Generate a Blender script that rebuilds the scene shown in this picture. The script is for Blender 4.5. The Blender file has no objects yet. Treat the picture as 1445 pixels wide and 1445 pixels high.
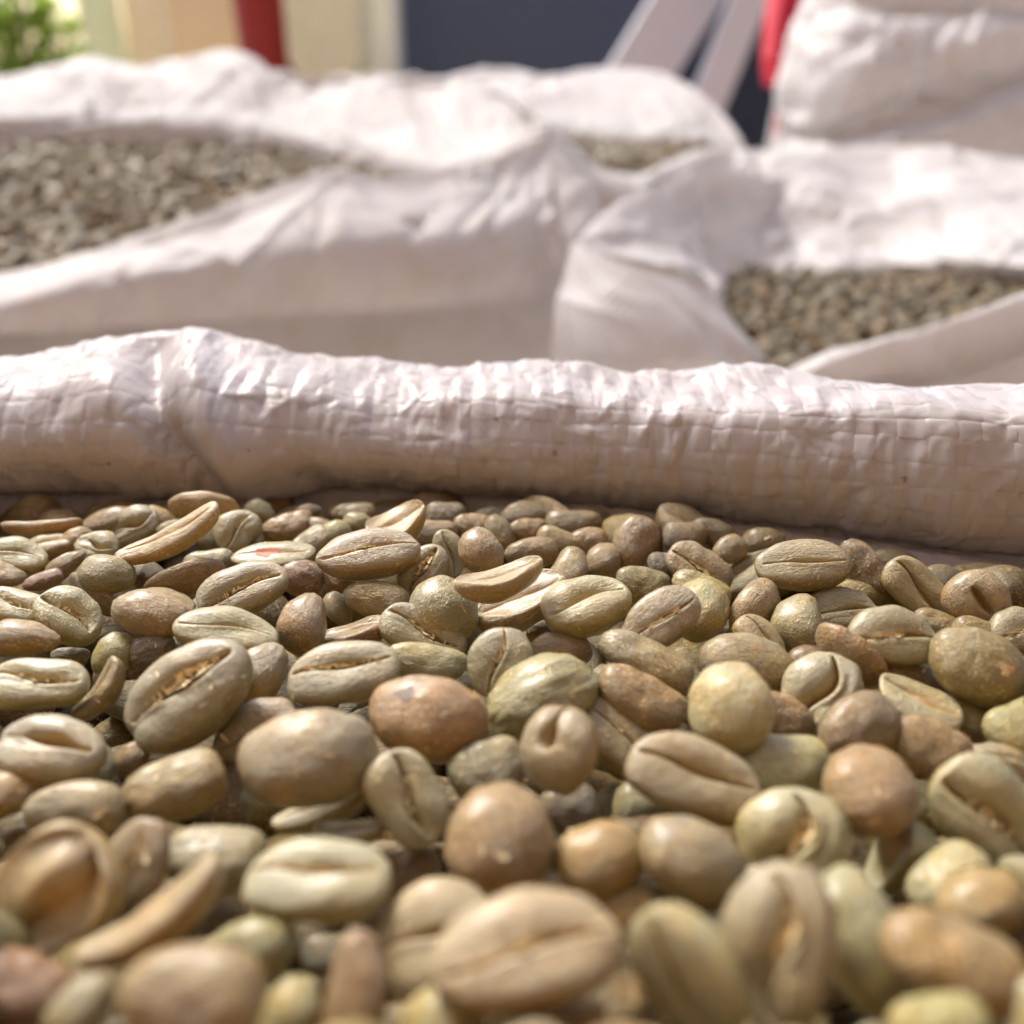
import bpy, math, random
import numpy as np
from mathutils import Matrix, Vector

random.seed(7)
RNG = np.random.RandomState(11)
SC = bpy.context.scene
COL = SC.collection
R = math.radians

# ------------------------------------------------------------------ camera, sky, sun, exposure
F = 1445.0                      # focal length in photo pixels (square photo, 1445 wide)
TILT = R(24.0)                  # camera looks down by this much
CAM = np.array([0.0, 0.0, 0.70])
FWD = np.array([0.0, math.cos(TILT), -math.sin(TILT)])
UPV = np.array([0.0, math.sin(TILT), math.cos(TILT)])
RGT = np.array([1.0, 0.0, 0.0])

cam = bpy.data.cameras.new('camera')
cam_ob = bpy.data.objects.new('camera', cam)
COL.objects.link(cam_ob)
cam_ob.location = CAM
cam_ob.rotation_euler = (R(90) - TILT, 0, 0)
cam.sensor_width = 36.0
cam.lens = 36.0
cam.clip_start = 0.004
cam.clip_end = 400.0
cam.dof.use_dof = True
cam.dof.focus_distance = 0.113
cam.dof.aperture_fstop = 16.8
cam.dof.aperture_blades = 0
SC.camera = cam_ob

SUN_EL, SUN_AZ = R(46), R(-34)      # azimuth from +y (away from the camera) towards +x
world = bpy.data.worlds.new('World')
SC.world = world
world.use_nodes = True
wn = world.node_tree
bg = wn.nodes['Background']
sky = wn.nodes.new('ShaderNodeTexSky')
sky.sky_type = 'NISHITA'
sky.sun_disc = False
sky.sun_elevation = SUN_EL
sky.sun_rotation = SUN_AZ
sky.air_density = 1.0
sky.dust_density = 3.0
sky.ozone_density = 1.0
wn.links.new(sky.outputs[0], bg.inputs[0])
bg.inputs[1].default_value = 0.115

sun = bpy.data.lights.new('sun', 'SUN')
sun.energy = 2.0
sun.angle = R(20)
sun.color = (1.0, 0.975, 0.94)
sun_ob = bpy.data.objects.new('sun', sun)
COL.objects.link(sun_ob)
sdir = Vector((math.sin(SUN_AZ) * math.cos(SUN_EL), math.cos(SUN_AZ) * math.cos(SUN_EL), math.sin(SUN_EL)))
sun_ob.rotation_euler = sdir.to_track_quat('Z', 'Y').to_euler()
sun_ob.location = (0, 0, 3)

vs = SC.view_settings
vs.view_transform = 'Standard'
vs.look = 'None'
vs.exposure = 1.25
vs.gamma = 1.0
SC.cycles.max_bounces = 5
SC.cycles.diffuse_bounces = 2
SC.cycles.glossy_bounces = 2
SC.cycles.adaptive_threshold = 0.03
SC.cycles.caustics_reflective = False
SC.cycles.use_denoising = True

# ------------------------------------------------------------------ helpers
def P(px, py, z):
    """photo pixel at axial depth z -> world point"""
    px = np.asarray(px, float); py = np.asarray(py, float); z = np.asarray(z, float)
    v = FWD + ((px - 722.5) / F)[..., None] * RGT - ((py - 722.5) / F)[..., None] * UPV
    return CAM + z[..., None] * v

def lin(r, g, b):
    def f(c):
        c /= 255.0
        return c / 12.92 if c <= 0.04045 else ((c + 0.055) / 1.055) ** 2.4
    return (f(r), f(g), f(b), 1.0)

class Noise:
    """smooth 3-D noise, a sum of random waves"""
    def __init__(self, seed, n=14, lo=0.6, hi=1.6):
        r = np.random.RandomState(seed)
        k = r.normal(size=(n, 3)); k /= np.linalg.norm(k, axis=1)[:, None]
        self.k = k * r.uniform(lo, hi, size=(n, 1)) * 2 * math.pi
        self.p = r.uniform(0, 6.28, n); self.n = n
    def __call__(self, q):
        q = np.asarray(q, float)
        s = q.shape[:-1]
        a = np.sin(q.reshape(-1, 3) @ self.k.T + self.p).sum(1) / math.sqrt(self.n / 2)
        return a.reshape(s)

def mesh_grid(G, wrap_v=False, uv=None):
    """grid of points (nu, nv, 3) -> mesh"""
    nu, nv = G.shape[:2]
    me = bpy.data.meshes.new('m')
    idx = np.arange(nu * nv).reshape(nu, nv)
    if wrap_v:
        j2 = np.roll(idx, -1, axis=1)
        q = np.stack([idx[:-1], idx[1:], j2[1:], j2[:-1]], -1).reshape(-1, 4)
    else:
        q = np.stack([idx[:-1, :-1], idx[1:, :-1], idx[1:, 1:], idx[:-1, 1:]], -1).reshape(-1, 4)
    fill(me, G.reshape(-1, 3), q)
    if uv is not None:
        lay = me.uv_layers.new(name='UVMap')
        lay.data.foreach_set('uv', uv.reshape(-1, 2)[q.reshape(-1)].astype(np.float32).ravel())
    return me

def fill(me, V, Q):
    V = np.asarray(V, np.float32); Q = np.asarray(Q, np.int32)
    n, k = Q.shape
    me.vertices.add(len(V)); me.vertices.foreach_set('co', V.ravel())
    me.loops.add(n * k); me.loops.foreach_set('vertex_index', Q.ravel())
    me.polygons.add(n)
    me.polygons.foreach_set('loop_start', np.arange(0, n * k, k, dtype=np.int32))
    me.polygons.foreach_set('loop_total', np.full(n, k, np.int32))
    me.polygons.foreach_set('use_smooth', np.ones(n, bool))
    me.update(calc_edges=True); me.validate()

def link(name, me, mat=None, parent=None):
    o = bpy.data.objects.new(name, me)
    COL.objects.link(o)
    if mat is not None and me is not None and not me.materials:
        me.materials.append(mat)
    if parent is not None:
        o.parent = parent
    return o

def tag(o, label=None, cat=None, group=None, kind=None):
    if label: o['label'] = label
    if cat: o['category'] = cat
    if group: o['group'] = group
    if kind: o['kind'] = kind
    return o

def catmull(Pts, m):
    """Catmull-Rom through Pts (n,3...) sampled at m parameters 0..n-1 along axis 0"""
    Pts = np.asarray(Pts, float); n = len(Pts)
    t = np.linspace(0, n - 1, m) if np.isscalar(m) else np.asarray(m, float)
    i = np.clip(np.floor(t).astype(int), 0, n - 2); f = t - i
    g = lambda k: Pts[np.clip(k, 0, n - 1)]
    sh = (-1,) + (1,) * (Pts.ndim - 1); f = f.reshape(sh)
    p0, p1, p2, p3 = g(i - 1), g(i), g(i + 1), g(i + 2)
    return 0.5 * (2 * p1 + (p2 - p0) * f + (2 * p0 - 5 * p1 + 4 * p2 - p3) * f ** 2 + (3 * p1 - p0 - 3 * p2 + p3) * f ** 3)

def normals(G):
    du = np.gradient(G, axis=0); dv = np.gradient(G, axis=1)
    n = np.cross(du, dv); n /= np.linalg.norm(n, axis=-1)[..., None] + 1e-12
    return n

# ------------------------------------------------------------------ materials
def new_mat(name):
    m = bpy.data.materials.new(name); m.use_nodes = True
    nt = m.node_tree
    return m, nt, nt.nodes['Principled BSDF'], nt.nodes, nt.links

def mix_rgb(N, L, a, b, f, mode='MIX'):
    n = N.new('ShaderNodeMix'); n.data_type = 'RGBA'; n.blend_type = mode
    for sock, v in ((n.inputs[0], f), (n.inputs[6], a), (n.inputs[7], b)):
        if hasattr(v, 'links') or hasattr(v, 'is_linked'): L.new(v, sock)
        else: sock.default_value = v
    return n.outputs[2]

def noise_tex(N, L, vec, scale, detail=3, rough=0.55, dist=0.0):
    n = N.new('ShaderNodeTexNoise'); n.inputs['Scale'].default_value = scale
    n.inputs['Detail'].default_value = detail; n.inputs['Roughness'].default_value = rough
    n.inputs['Distortion'].default_value = dist
    L.new(vec, n.inputs['Vector'])
    return n.outputs[0]

def ramp(N, L, fac, a, b, ca=(0, 0, 0, 1), cb=(1, 1, 1, 1)):
    r = N.new('ShaderNodeValToRGB')
    r.color_ramp.elements[0].position = a; r.color_ramp.elements[0].color = ca
    r.color_ramp.elements[1].position = b; r.color_ramp.elements[1].color = cb
    L.new(fac, r.inputs[0])
    return r.outputs[0]

def mth(N, L, op, a, b=None):
    n = N.new('ShaderNodeMath'); n.operation = op
    for i, v in enumerate((a, b)):
        if v is None: continue
        if hasattr(v, 'is_linked'): L.new(v, n.inputs[i])
        else: n.inputs[i].default_value = v
    return n.outputs[0]

def bean_material(name, by_vertex=False):
    m, nt, bs, N, L = new_mat(name)
    tc = N.new('ShaderNodeTexCoord')
    oi = N.new('ShaderNodeObjectInfo')
    if by_vertex:
        at = N.new('ShaderNodeAttribute'); at.attribute_name = 'tint'
        col = at.outputs['Color']; skin = at.outputs['Alpha']
        geo_vec = N.new('ShaderNodeVectorMath'); geo_vec.operation = 'SCALE'
        L.new(tc.outputs['Object'], geo_vec.inputs[0]); geo_vec.inputs['Scale'].default_value = 100.0
        vec = geo_vec.outputs[0]
    else:
        col = oi.outputs['Color']; skin = oi.outputs['Alpha']
        off = N.new('ShaderNodeVectorMath'); off.operation = 'ADD'
        rnd = N.new('ShaderNodeCombineXYZ')
        L.new(mth(N, L, 'MULTIPLY', oi.outputs['Random'], 37.0), rnd.inputs[0])
        L.new(mth(N, L, 'MULTIPLY', oi.outputs['Random'], 91.0), rnd.inputs[1])
        L.new(tc.outputs['Object'], off.inputs[0]); L.new(rnd.outputs[0], off.inputs[1])
        vec = off.outputs[0]
    # stretched coordinates: fibres run round the bean
    st = N.new('ShaderNodeMapping'); st.inputs['Scale'].default_value = (3.0, 14.0, 14.0); st.inputs['Rotation'].default_value = (0, 0, 0.35)
    L.new(vec, st.inputs['Vector'])
    n_big = noise_tex(N, L, vec, 2.6, 2, 0.55, 0.6)
    n_mid = noise_tex(N, L, vec, 9.0, 3, 0.65, 0.5)
    n_fine = noise_tex(N, L, vec, 26.0, 2, 0.6)
    n_fib = noise_tex(N, L, st.outputs[0], 3.0, 3, 0.65, 0.9)
    # broad mottling: a warmer and a greyer side
    warm = mix_rgb(N, L, col, (1.07, 0.98, 0.70, 1), 1.0, 'MULTIPLY')
    cool = mix_rgb(N, L, col, (0.96, 1.0, 1.02, 1), 1.0, 'MULTIPLY')
    c1 = mix_rgb(N, L, cool, warm, ramp(N, L, n_big, 0.42, 0.60))
    c2 = mix_rgb(N, L, c1, (0.62, 0.60, 0.56, 1), mth(N, L, 'MULTIPLY', ramp(N, L, n_mid, 0.35, 0.75), 0.45), 'MULTIPLY')
    # silverskin left on the bean: a papery tan film in ragged patches and streaks
    sk = mth(N, L, 'ADD', mth(N, L, 'MULTIPLY', n_mid, 0.55), mth(N, L, 'MULTIPLY', n_fib, 0.6))
    thr = mth(N, L, 'SUBTRACT', sk, mth(N, L, 'SUBTRACT', 0.86, mth(N, L, 'MULTIPLY', skin, 0.36)))
    mask = ramp(N, L, mth(N, L, 'ADD', mth(N, L, 'MULTIPLY', thr, 7.0), 0.2), 0.0, 1.0)
    skin_col = mix_rgb(N, L, lin(222, 190, 128), lin(168, 128, 76), n_fine)
    c3 = mix_rgb(N, L, c2, skin_col, mth(N, L, 'MULTIPLY', mask, 0.75))
    c3 = mix_rgb(N, L, c3, mix_rgb(N, L, c3, (0.66, 0.56, 0.36, 1), 1.0, 'MULTIPLY'), mth(N, L, 'MULTIPLY', ramp(N, L, n_fib, 0.50, 0.64), mth(N, L, 'ADD', 0.35, mth(N, L, 'MULTIPLY', skin, 0.65))))
    # pale specks of dust
    sp = ramp(N, L, n_fine, 0.60, 0.66)
    c4 = mix_rgb(N, L, c3, lin(226, 205, 160), mth(N, L, 'MULTIPLY', mth(N, L, 'MULTIPLY', sp, ramp(N, L, n_big, 0.40, 0.62)), 0.7))
    # the flat face is paler and greyer than the back, its furrow keeps golden skin
    fa = N.new('ShaderNodeAttribute'); fa.attribute_name = 'face'
    pale = mix_rgb(N, L, c4, lin(182, 172, 142), 0.34)
    c5 = mix_rgb(N, L, c4, pale, fa.outputs['Fac'])
    cr = N.new('ShaderNodeAttribute'); cr.attribute_name = 'crease'
    c6 = mix_rgb(N, L, c5, mix_rgb(N, L, lin(176, 128, 66), lin(214, 172, 96), n_mid), mth(N, L, 'MULTIPLY', cr.outputs['Fac'], 0.75))
    L.new(c6, bs.inputs['Base Color'])
    ro = mth(N, L, 'ADD', 0.29, mth(N, L, 'MULTIPLY', n_mid, 0.22))
    ro = mth(N, L, 'ADD', ro, mth(N, L, 'MULTIPLY', mask, 0.12))
    L.new(ro, bs.inputs['Roughness'])
    bs.inputs['Specular IOR Level'].default_value = 0.6
    bs.inputs['Coat Weight'].default_value = 0.45
    bs.inputs['Coat Roughness'].default_value = 0.30
    bs.inputs['Coat IOR'].default_value = 1.45
    if by_vertex:
        bs.inputs['Coat Weight'].default_value = 0.05; bs.inputs['Specular IOR Level'].default_value = 0.4
    else:
        bs.inputs['Subsurface Weight'].default_value = 0.18
        bs.inputs['Subsurface Radius'].default_value = (1.0, 0.6, 0.3)
        bs.inputs['Subsurface Scale'].default_value = 0.0012
    hgt = mth(N, L, 'ADD', mth(N, L, 'MULTIPLY', n_fib, 0.7), mth(N, L, 'ADD', mth(N, L, 'MULTIPLY', n_fine, 0.25), mth(N, L, 'MULTIPLY', n_mid, 0.8)))
    hgt = mth(N, L, 'ADD', hgt, mth(N, L, 'MULTIPLY', mask, 0.35))
    bp = N.new('ShaderNodeBump'); bp.inputs['Strength'].default_value = 0.8; bp.inputs['Distance'].default_value = 0.0004
    L.new(hgt, bp.inputs['Height']); L.new(bp.outputs[0], bs.inputs['Normal'])
    return m

def chaff_material():
    m, nt, bs, N, L = new_mat('silverskin_chaff')
    tc = N.new('ShaderNodeTexCoord')
    n1 = noise_tex(N, L, tc.outputs['Object'], 14.0, 4, 0.6)
    c = mix_rgb(N, L, lin(188, 136, 80), lin(244, 222, 172), ramp(N, L, n1, 0.3, 0.62))
    L.new(c, bs.inputs['Base Color'])
    bs.inputs['Roughness'].default_value = 0.5
    bs.inputs['Subsurface Weight'].default_value = 0.2
    bs.inputs['Subsurface Scale'].default_value = 0.0008
    return m

def fabric_material(name, col, weave=0.0, trans=0.2, rough=0.38, spec=0.5, dist=0.0004):
    m, nt, bs, N, L = new_mat(name)
    tc = N.new('ShaderNodeTexCoord')
    geo = N.new('ShaderNodeNewGeometry')
    n1 = noise_tex(N, L, geo.outputs['Position'], 60.0, 4, 0.6)
    n2 = noise_tex(N, L, geo.outputs['Position'], 700.0, 3, 0.6)
    base = mix_rgb(N, L, col, (col[0] * .90, col[1] * .86, col[2] * .82, 1), ramp(N, L, n1, 0.4, 0.75))
    # stray grime specks
    n3 = noise_tex(N, L, geo.outputs['Position'], 420.0, 2, 0.5)
    base = mix_rgb(N, L, base, lin(140, 105, 70), mth(N, L, 'MULTIPLY', ramp(N, L, n3, 0.735, 0.76), 0.6))
    L.new(base, bs.inputs['Base Color'])
    bs.inputs['Roughness'].default_value = rough
    bs.inputs['Specular IOR Level'].default_value = spec
    h = n2
    if weave:
        sep = N.new('ShaderNodeSeparateXYZ'); L.new(tc.outputs['UV'], sep.inputs[0])
        su = mth(N, L, 'SINE', mth(N, L, 'MULTIPLY', sep.outputs[0], math.pi / weave))
        sv = mth(N, L, 'SINE', mth(N, L, 'MULTIPLY', sep.outputs[1], math.pi / weave))
        h = mth(N, L, 'ADD', mth(N, L, 'MULTIPLY', su, sv), mth(N, L, 'MULTIPLY', n2, 0.6))
    bp = N.new('ShaderNodeBump'); bp.inputs['Strength'].default_value = 0.5; bp.inputs['Distance'].default_value = dist
    L.new(h, bp.inputs['Height']); L.new(bp.outputs[0], bs.inputs['Normal'])
    if trans:
        tr = N.new('ShaderNodeBsdfTranslucent'); L.new(base, tr.inputs[0])
        mx = N.new('ShaderNodeMixShader'); mx.inputs[0].default_value = trans
        L.new(bs.outputs[0], mx.inputs[1]); L.new(tr.outputs[0], mx.inputs[2])
        L.new(mx.outputs[0], N['Material Output'].inputs[0])
    return m

def plain_material(name, col, rough=0.6, var=0.12, scale=8.0, spec=0.4, col2=None):
    m, nt, bs, N, L = new_mat(name)
    tc = N.new('ShaderNodeTexCoord')
    n1 = noise_tex(N, L, tc.outputs['Object'], scale, 4, 0.6)
    c2 = col2 or tuple(c * (1 - 2 * var) for c in col[:3]) + (1,)
    L.new(mix_rgb(N, L, col, c2, n1), bs.inputs['Base Color'])
    bs.inputs['Roughness'].default_value = rough
    bs.inputs['Specular IOR Level'].default_value = spec
    bp = N.new('ShaderNodeBump'); bp.inputs['Strength'].default_value = 0.2; bp.inputs['Distance'].default_value = 0.002
    L.new(noise_tex(N, L, tc.outputs['Object'], scale * 12, 3), bp.inputs['Height']); L.new(bp.outputs[0], bs.inputs['Normal'])
    return m

M_BEAN = bean_material('green_coffee_bean')
M_MASS = bean_material('green_coffee_bean_heap', True)
M_CHAFF = chaff_material()
M_TAPE = fabric_material('woven_tape', (0.79, 0.735, 0.72, 1), 0.0, 0.5, 0.36, 0.45, 0.00004)
M_BACK = fabric_material('woven_sack_lining', (0.80, 0.73, 0.70, 1), 0.0, 0.5, 0.5, 0.3)
M_SACK = fabric_material('woven_sack_cloth', (0.74, 0.69, 0.665, 1), 0.0017, 0.40, 0.5, 0.3, 0.00035)
M_SACK2 = fabric_material('white_sack_cloth', (0.78, 0.735, 0.71, 1), 0.0017, 0.36, 0.5, 0.3, 0.00035)
M_CONC = plain_material('concrete', lin(150, 143, 133), 0.85, 0.10, 3.0, 0.3)

# ------------------------------------------------------------------ ground
g = 60.0
me = mesh_grid(np.array([[[-g, -g, 0], [-g, g, 0]], [[g, -g, 0], [g, g, 0]]], float))
tag(link('ground', me, M_CONC), kind='structure')

# added out of view behind the camera: blockers that cut sky, bounce warm fill
def box(name, lo, hi, mat):
    (x0, y0, z0), (x1, y1, z1) = lo, hi
    me = bpy.data.meshes.new(name)
    me.from_pydata([(x, y, z) for z in (z0, z1) for y in (y0, y1) for x in (x0, x1)], [], [(0, 2, 3, 1), (4, 5, 7, 6), (0, 1, 5, 4), (1, 3, 7, 5), (3, 2, 6, 7), (2, 0, 4, 6)])
    return link(name, me, mat)
M_BLOCK = plain_material('light_block_ochre', lin(156, 130, 110), 0.9, 0.08, 2.0, 0.2)
tag(box('light_block_wall', (-3.5, -0.80, 0.0), (3.5, -0.60, 2.3), M_BLOCK), kind='structure')
tag(box('light_block_roof', (-3.6, -0.90, 2.304), (3.6, -0.25, 2.4), M_BLOCK), kind='structure')

# ------------------------------------------------------------------ front sack: rolled rim woven of flat tapes
HEAP = 0.0565                    # camera height above the middle of the top layer of beans
def heap_down(px, py):
    """how far below the camera the bean surface lies, seen in this direction"""
    py = np.asarray(py, float)
    return HEAP - 0.0075 * np.clip((py - 1120.0) / 330.0, 0, 1.2) ** 1.2
def depth_at(px, py, lift=0.0):
    py = np.asarray(py, float)
    return (heap_down(px, py) - lift) / (math.sin(TILT) + (py - 722.5) / F * math.cos(TILT))

CX = np.array([-720, -330, -170, 0, 120, 250, 330, 430, 600, 850, 1100, 1300, 1445, 1620, 1800, 2250.])
CONTACT = np.array([702, 700, 700, 700, 700, 704, 706, 706, 712, 738, 778, 812, 838, 872, 905, 985.])
BOTTOM = np.array([694, 690, 688, 689, 694, 699, 704, 693, 701, 717, 738, 757, 772, 792, 812, 870.])
TOP = np.array([530, 520, 512, 497, 479, 466, 478, 502, 516, 522, 527, 529, 535, 545, 556, 590.])
ZC = depth_at(CX, CONTACT, -0.004)
H = BOTTOM - TOP
rows = []
def px_at(pxs, k, z0, z1):      # keep columns upright in space: same x at another depth
    return 722.5 + (pxs - 722.5) * z0 / z1
def row(py, z):
    rows.append(P(px_at(CX, 0, ZC, z), py, z))
base = P(CX, CONTACT, ZC)
low = base.copy(); low[:, 2] -= 0.030; low[:, 1] -= 0.004
rows.append(low)
rows.append(base)
OV = np.interp(CX, [0, 450, 850, 1445], [1.0, 0.9, 0.5, 0.35])      # how far the roll hangs out over the beans
row(BOTTOM + 0.45 * (CONTACT - BOTTOM) - 2, ZC + 0.005)
row(BOTTOM - 6, ZC + 0.009 - 0.008 * OV)
row(BOTTOM - 2, ZC + 0.006 - 0.0115 * OV)
row(BOTTOM - 0.20 * H, ZC + 0.001 - 0.012 * OV)
row(BOTTOM - 0.50 * H, ZC - 0.002 - 0.009 * OV)
row(BOTTOM - 0.78 * H, ZC - 0.004 - 0.002 * OV)
row(TOP + 0.04 * H, ZC + 0.0025)
row(TOP - 0.01 * H, ZC + 0.0075)
row(TOP + 0.12 * H, ZC + 0.0150)
bk = rows[-1].copy(); bk[:, 2] -= 0.016; bk[:, 1] += 0.006; rows.append(bk)
bk = bk.copy(); bk[:, 2] -= 0.08; bk[:, 1] += 0.012; rows.append(bk)
bk = bk.copy(); bk[:, 2] = 0.004; bk[:, 1] += 0.02; rows.append(bk)
CTRL = np.stack(rows, 1)         # (columns, rows, 3)

class Surf:
    """surface over (u, v) measured in metres: u along the rim, v round the roll"""
    def __init__(self, C, nu=1200, v_rows=11.0, nv=420):
        cx_t = np.interp(np.linspace(CX[0], CX[-1], nu), CX, np.arange(len(CX)))
        A = catmull(C, cx_t)                                   # nu, rows, 3
        A = catmull(A.transpose(1, 0, 2), np.linspace(0.25, v_rows, nv)).transpose(1, 0, 2)
        self.pxs = np.linspace(CX[0], CX[-1], nu)
        n = normals(A)
        if (n[nu // 2, nv // 2] @ FWD) > 0: n = -n
        vv = np.linspace(0.25, v_rows, nv)
        # the slanting crease of the left hump, a few softer lumps
        pv = np.interp(vv, [4, 5, 6, 7, 8, 9], [325, 292, 258, 226, 205, 195])
        amp = np.interp(vv, [3.2, 4.6, 5.5, 7, 8, 9], [0, .6, 1, .9, .5, 0])
        d = self.pxs[:, None] - pv[None]
        disp = (-0.0042 * np.exp(-(d / 26) ** 2) + 0.0026 * np.exp(-((d - 62) / 30) ** 2) + 0.0009 * np.exp(-((d + 70) / 40) ** 2)) * amp
        pv2 = np.interp(vv, [4, 6, 8, 9], [470, 430, 405, 400])
        d2 = self.pxs[:, None] - pv2[None]
        disp += -0.0014 * np.exp(-(d2 / 34) ** 2) * np.interp(vv, [3.5, 4.5, 6, 8], [0, 1, .6, 0])
        nz = Noise(5, 16, 18, 60); nz2 = Noise(9, 16, 60, 140)
        roll = np.interp(vv, [2, 4, 9, 11], [0.2, 1, 1, .5])
        ur = np.linspace(0, 0.36, nu)[:, None]; rw = np.random.RandomState(77)
        for kk in range(32):
            lam = rw.uniform(0.0035, 0.011); sl = rw.normal(0, 0.35); c0 = rw.uniform(3.5, 9); wd = rw.uniform(.6, 1.6)
            ph_ = rw.uniform(0, 6.28); uc = rw.uniform(0, .36); uw = rw.uniform(.015, .05)
            wv = np.sin(2 * math.pi * (ur + sl * 0.006 * (vv[None] - 6)) / lam + ph_)
            disp += 0.00009 * (lam / 0.006) * (1 - np.abs(wv) * 1.6) * np.exp(-((vv[None] - c0) / wd) ** 2 - ((ur - uc) / uw) ** 2)
        disp += (0.00055 * nz(A) + 0.00022 * nz2(A)) * roll
        # sharp little creases pressed into the plastic
        ua = np.concatenate([[0], np.cumsum(np.linalg.norm(np.diff(A[:, nv // 2], axis=0), axis=1))])
        va = np.concatenate([[0], np.cumsum(np.linalg.norm(np.diff(A, axis=1), axis=2).mean(0))])
        rc_ = np.random.RandomState(31)
        for kk in range(4600):
            u0 = rc_.uniform(0, ua[-1]); v0 = rc_.uniform(.2 * va[-1], va[-1])
            th = math.pi / 2 + rc_.normal(0, .45) if rc_.rand() < .72 else rc_.uniform(0, math.pi)
            ln = rc_.uniform(.0012, .0048); wd = rc_.uniform(.00025, .0007); am_ = rc_.choice([-1, 1]) * rc_.gamma(2, .00007)
            i0, i1 = np.searchsorted(ua, [u0 - ln - .002, u0 + ln + .002]); j0, j1 = np.searchsorted(va, [v0 - ln - .002, v0 + ln + .002])
            if i1 - i0 < 3 or j1 - j0 < 3: continue
            du_, dv_ = ua[i0:i1, None] - u0, va[None, j0:j1] - v0
            al = du_ * math.cos(th) + dv_ * math.sin(th); pe = -du_ * math.sin(th) + dv_ * math.cos(th)
            disp[i0:i1, j0:j1] += am_ * np.exp(-np.abs(pe) / wd) * np.clip(1 - (al / ln) ** 2, 0, 1)
        A = A + n * disp[..., None]
        self.A = A
        n = normals(A)
        if (n[nu // 2, nv // 2] @ FWD) > 0: n = -n
        self.Nn = n
        mid = A[:, int(nv * 0.5)]
        self.u = np.concatenate([[0], np.cumsum(np.linalg.norm(np.diff(mid, axis=0), axis=1))])
        lens = np.linalg.norm(np.diff(A, axis=1), axis=2).mean(0)
        self.v = np.concatenate([[0], np.cumsum(lens)])
        self.U, self.V = self.u[-1], self.v[-1]
    def __call__(self, u, v):
        iu = np.interp(u, self.u, np.arange(len(self.u))); iv = np.interp(v, self.v, np.arange(len(self.v)))
        def samp(T):
            a = np.clip(np.floor(iu).astype(int), 0, T.shape[0] - 2); b = np.clip(np.floor(iv).astype(int), 0, T.shape[1] - 2)
            fa = np.clip(iu - a, 0, 1)[..., None]; fb = np.clip(iv - b, 0, 1)[..., None]
            return (T[a, b] * (1 - fa) * (1 - fb) + T[a + 1, b] * fa * (1 - fb) + T[a, b + 1] * (1 - fa) * fb + T[a + 1, b + 1] * fa * fb)
        return samp(self.A), samp(self.Nn)

S = Surf(CTRL)
sack_front = bpy.data.objects.new('woven_sack', None); COL.objects.link(sack_front)
tag(sack_front, 'white woven plastic sack with thick rolled rim directly behind the sharp coffee beans', 'sack', 'open sacks of green coffee')
SF = sack_front
# the backing: full sheet a hair under the tapes, down to the floor
A2 = catmull(catmull(CTRL, np.interp(np.linspace(CX[0], CX[-1], 220), CX, np.arange(len(CX)))).transpose(1, 0, 2), np.linspace(10.8, 13, 30)).transpose(1, 0, 2)
Bk = np.concatenate([(S.A - S.Nn * 0.00042)[::3, ::2]], 1)
rim_ob = link('rolled_rim', mesh_grid(Bk), M_BACK, SF)
link('sack_body', mesh_grid(A2), M_SACK, SF)

PW = 0.0031                      # tape pitch
AMP = 0.0001
def edges(total, seed, vary):
    r = np.random.RandomState(seed); e = [0.0]
    while e[-1] < total - PW: e.append(e[-1] + PW * r.uniform(1 - vary, 1 + vary))
    return np.array(e)
EU = edges(S.U, 61, 0.30); EV = edges(S.V, 62, 0.14)
nu_t = len(EU) - 1; nv_t = len(EV) - 1
def wave(x):
    return np.tanh(3.0 * np.sin(x))
def tape(i, warp):
    r = np.random.RandomState(1000 * warp + i)
    na = 11                                            # points across the tape
    E, El = (EU, EV) if warp else (EV, EU)
    length = El[-1]
    nl = int(length / 0.00032)
    a = np.linspace(0, 1, na); l = np.linspace(0, length, nl)
    li = np.interp(l, El, np.arange(len(El)))          # which crossing tape we are at
    off = 0.5 * (E[i] + E[i + 1]); w0 = E[i + 1] - E[i]
    wob = 0.00013 * np.sin(l / 0.011 + r.uniform(0, 6)) + 0.00008 * np.sin(l / 0.0043 + r.uniform(0, 6))
    width = w0 + PW * (0.09 + 0.03 * np.sin(l / 0.017 + r.uniform(0, 6)))
    c = off + wob[:, None] + width[:, None] * (a - 0.5)[None]
    ll = np.repeat(l[:, None], na, 1); lw = np.repeat(li[:, None], na, 1)
    sgn = 1 if i % 2 == 0 else -1
    if warp: u, v, h = c, ll, sgn * AMP * wave(math.pi * lw)
    else:    u, v, h = ll, c, -sgn * AMP * wave(math.pi * lw)
    p, n = S(np.clip(u, 0, S.U), np.clip(v, 0, S.V))
    # tape edges curl down, lengthwise crinkles differ from cell to cell
    e = np.abs(2 * a - 1)
    h = h - 0.00005 * e[None] ** 6
    cell = np.floor(li).astype(int); ncell = cell.max() + 2
    k1 = r.uniform(0.5, 2.2, ncell); ph = r.uniform(0, 6.28, ncell); am = r.gamma(1.1, 0.00006, ncell) * (1.0 if warp else 0.6)
    fr = li - cell
    sm = np.sin(math.pi * np.clip(fr, 0, 1)) ** 0.6
    skew = r.normal(0, .35, ncell)
    aa = a[None] + (skew[cell] * (fr - .5))[:, None]
    cr = np.abs(np.sin(math.pi * k1[cell][:, None] * aa + ph[cell][:, None])) - 0.6
    h = h + cr * (am[cell] * sm)[:, None]
    tiltc = r.normal(0, 0.00006, ncell)
    h = h + (tiltc[cell] * sm)[:, None] * (2 * a - 1)[None] + (r.normal(0, 0.00005, ncell)[cell] * sm)[:, None]
    return mesh_grid(p + n * h[..., None])
for i in range(nu_t):
    link('warp_tape', tape(i, 1), M_TAPE, rim_ob)
for i in range(nv_t):
    link('weft_tape', tape(i, 0), M_TAPE, rim_ob)

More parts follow.
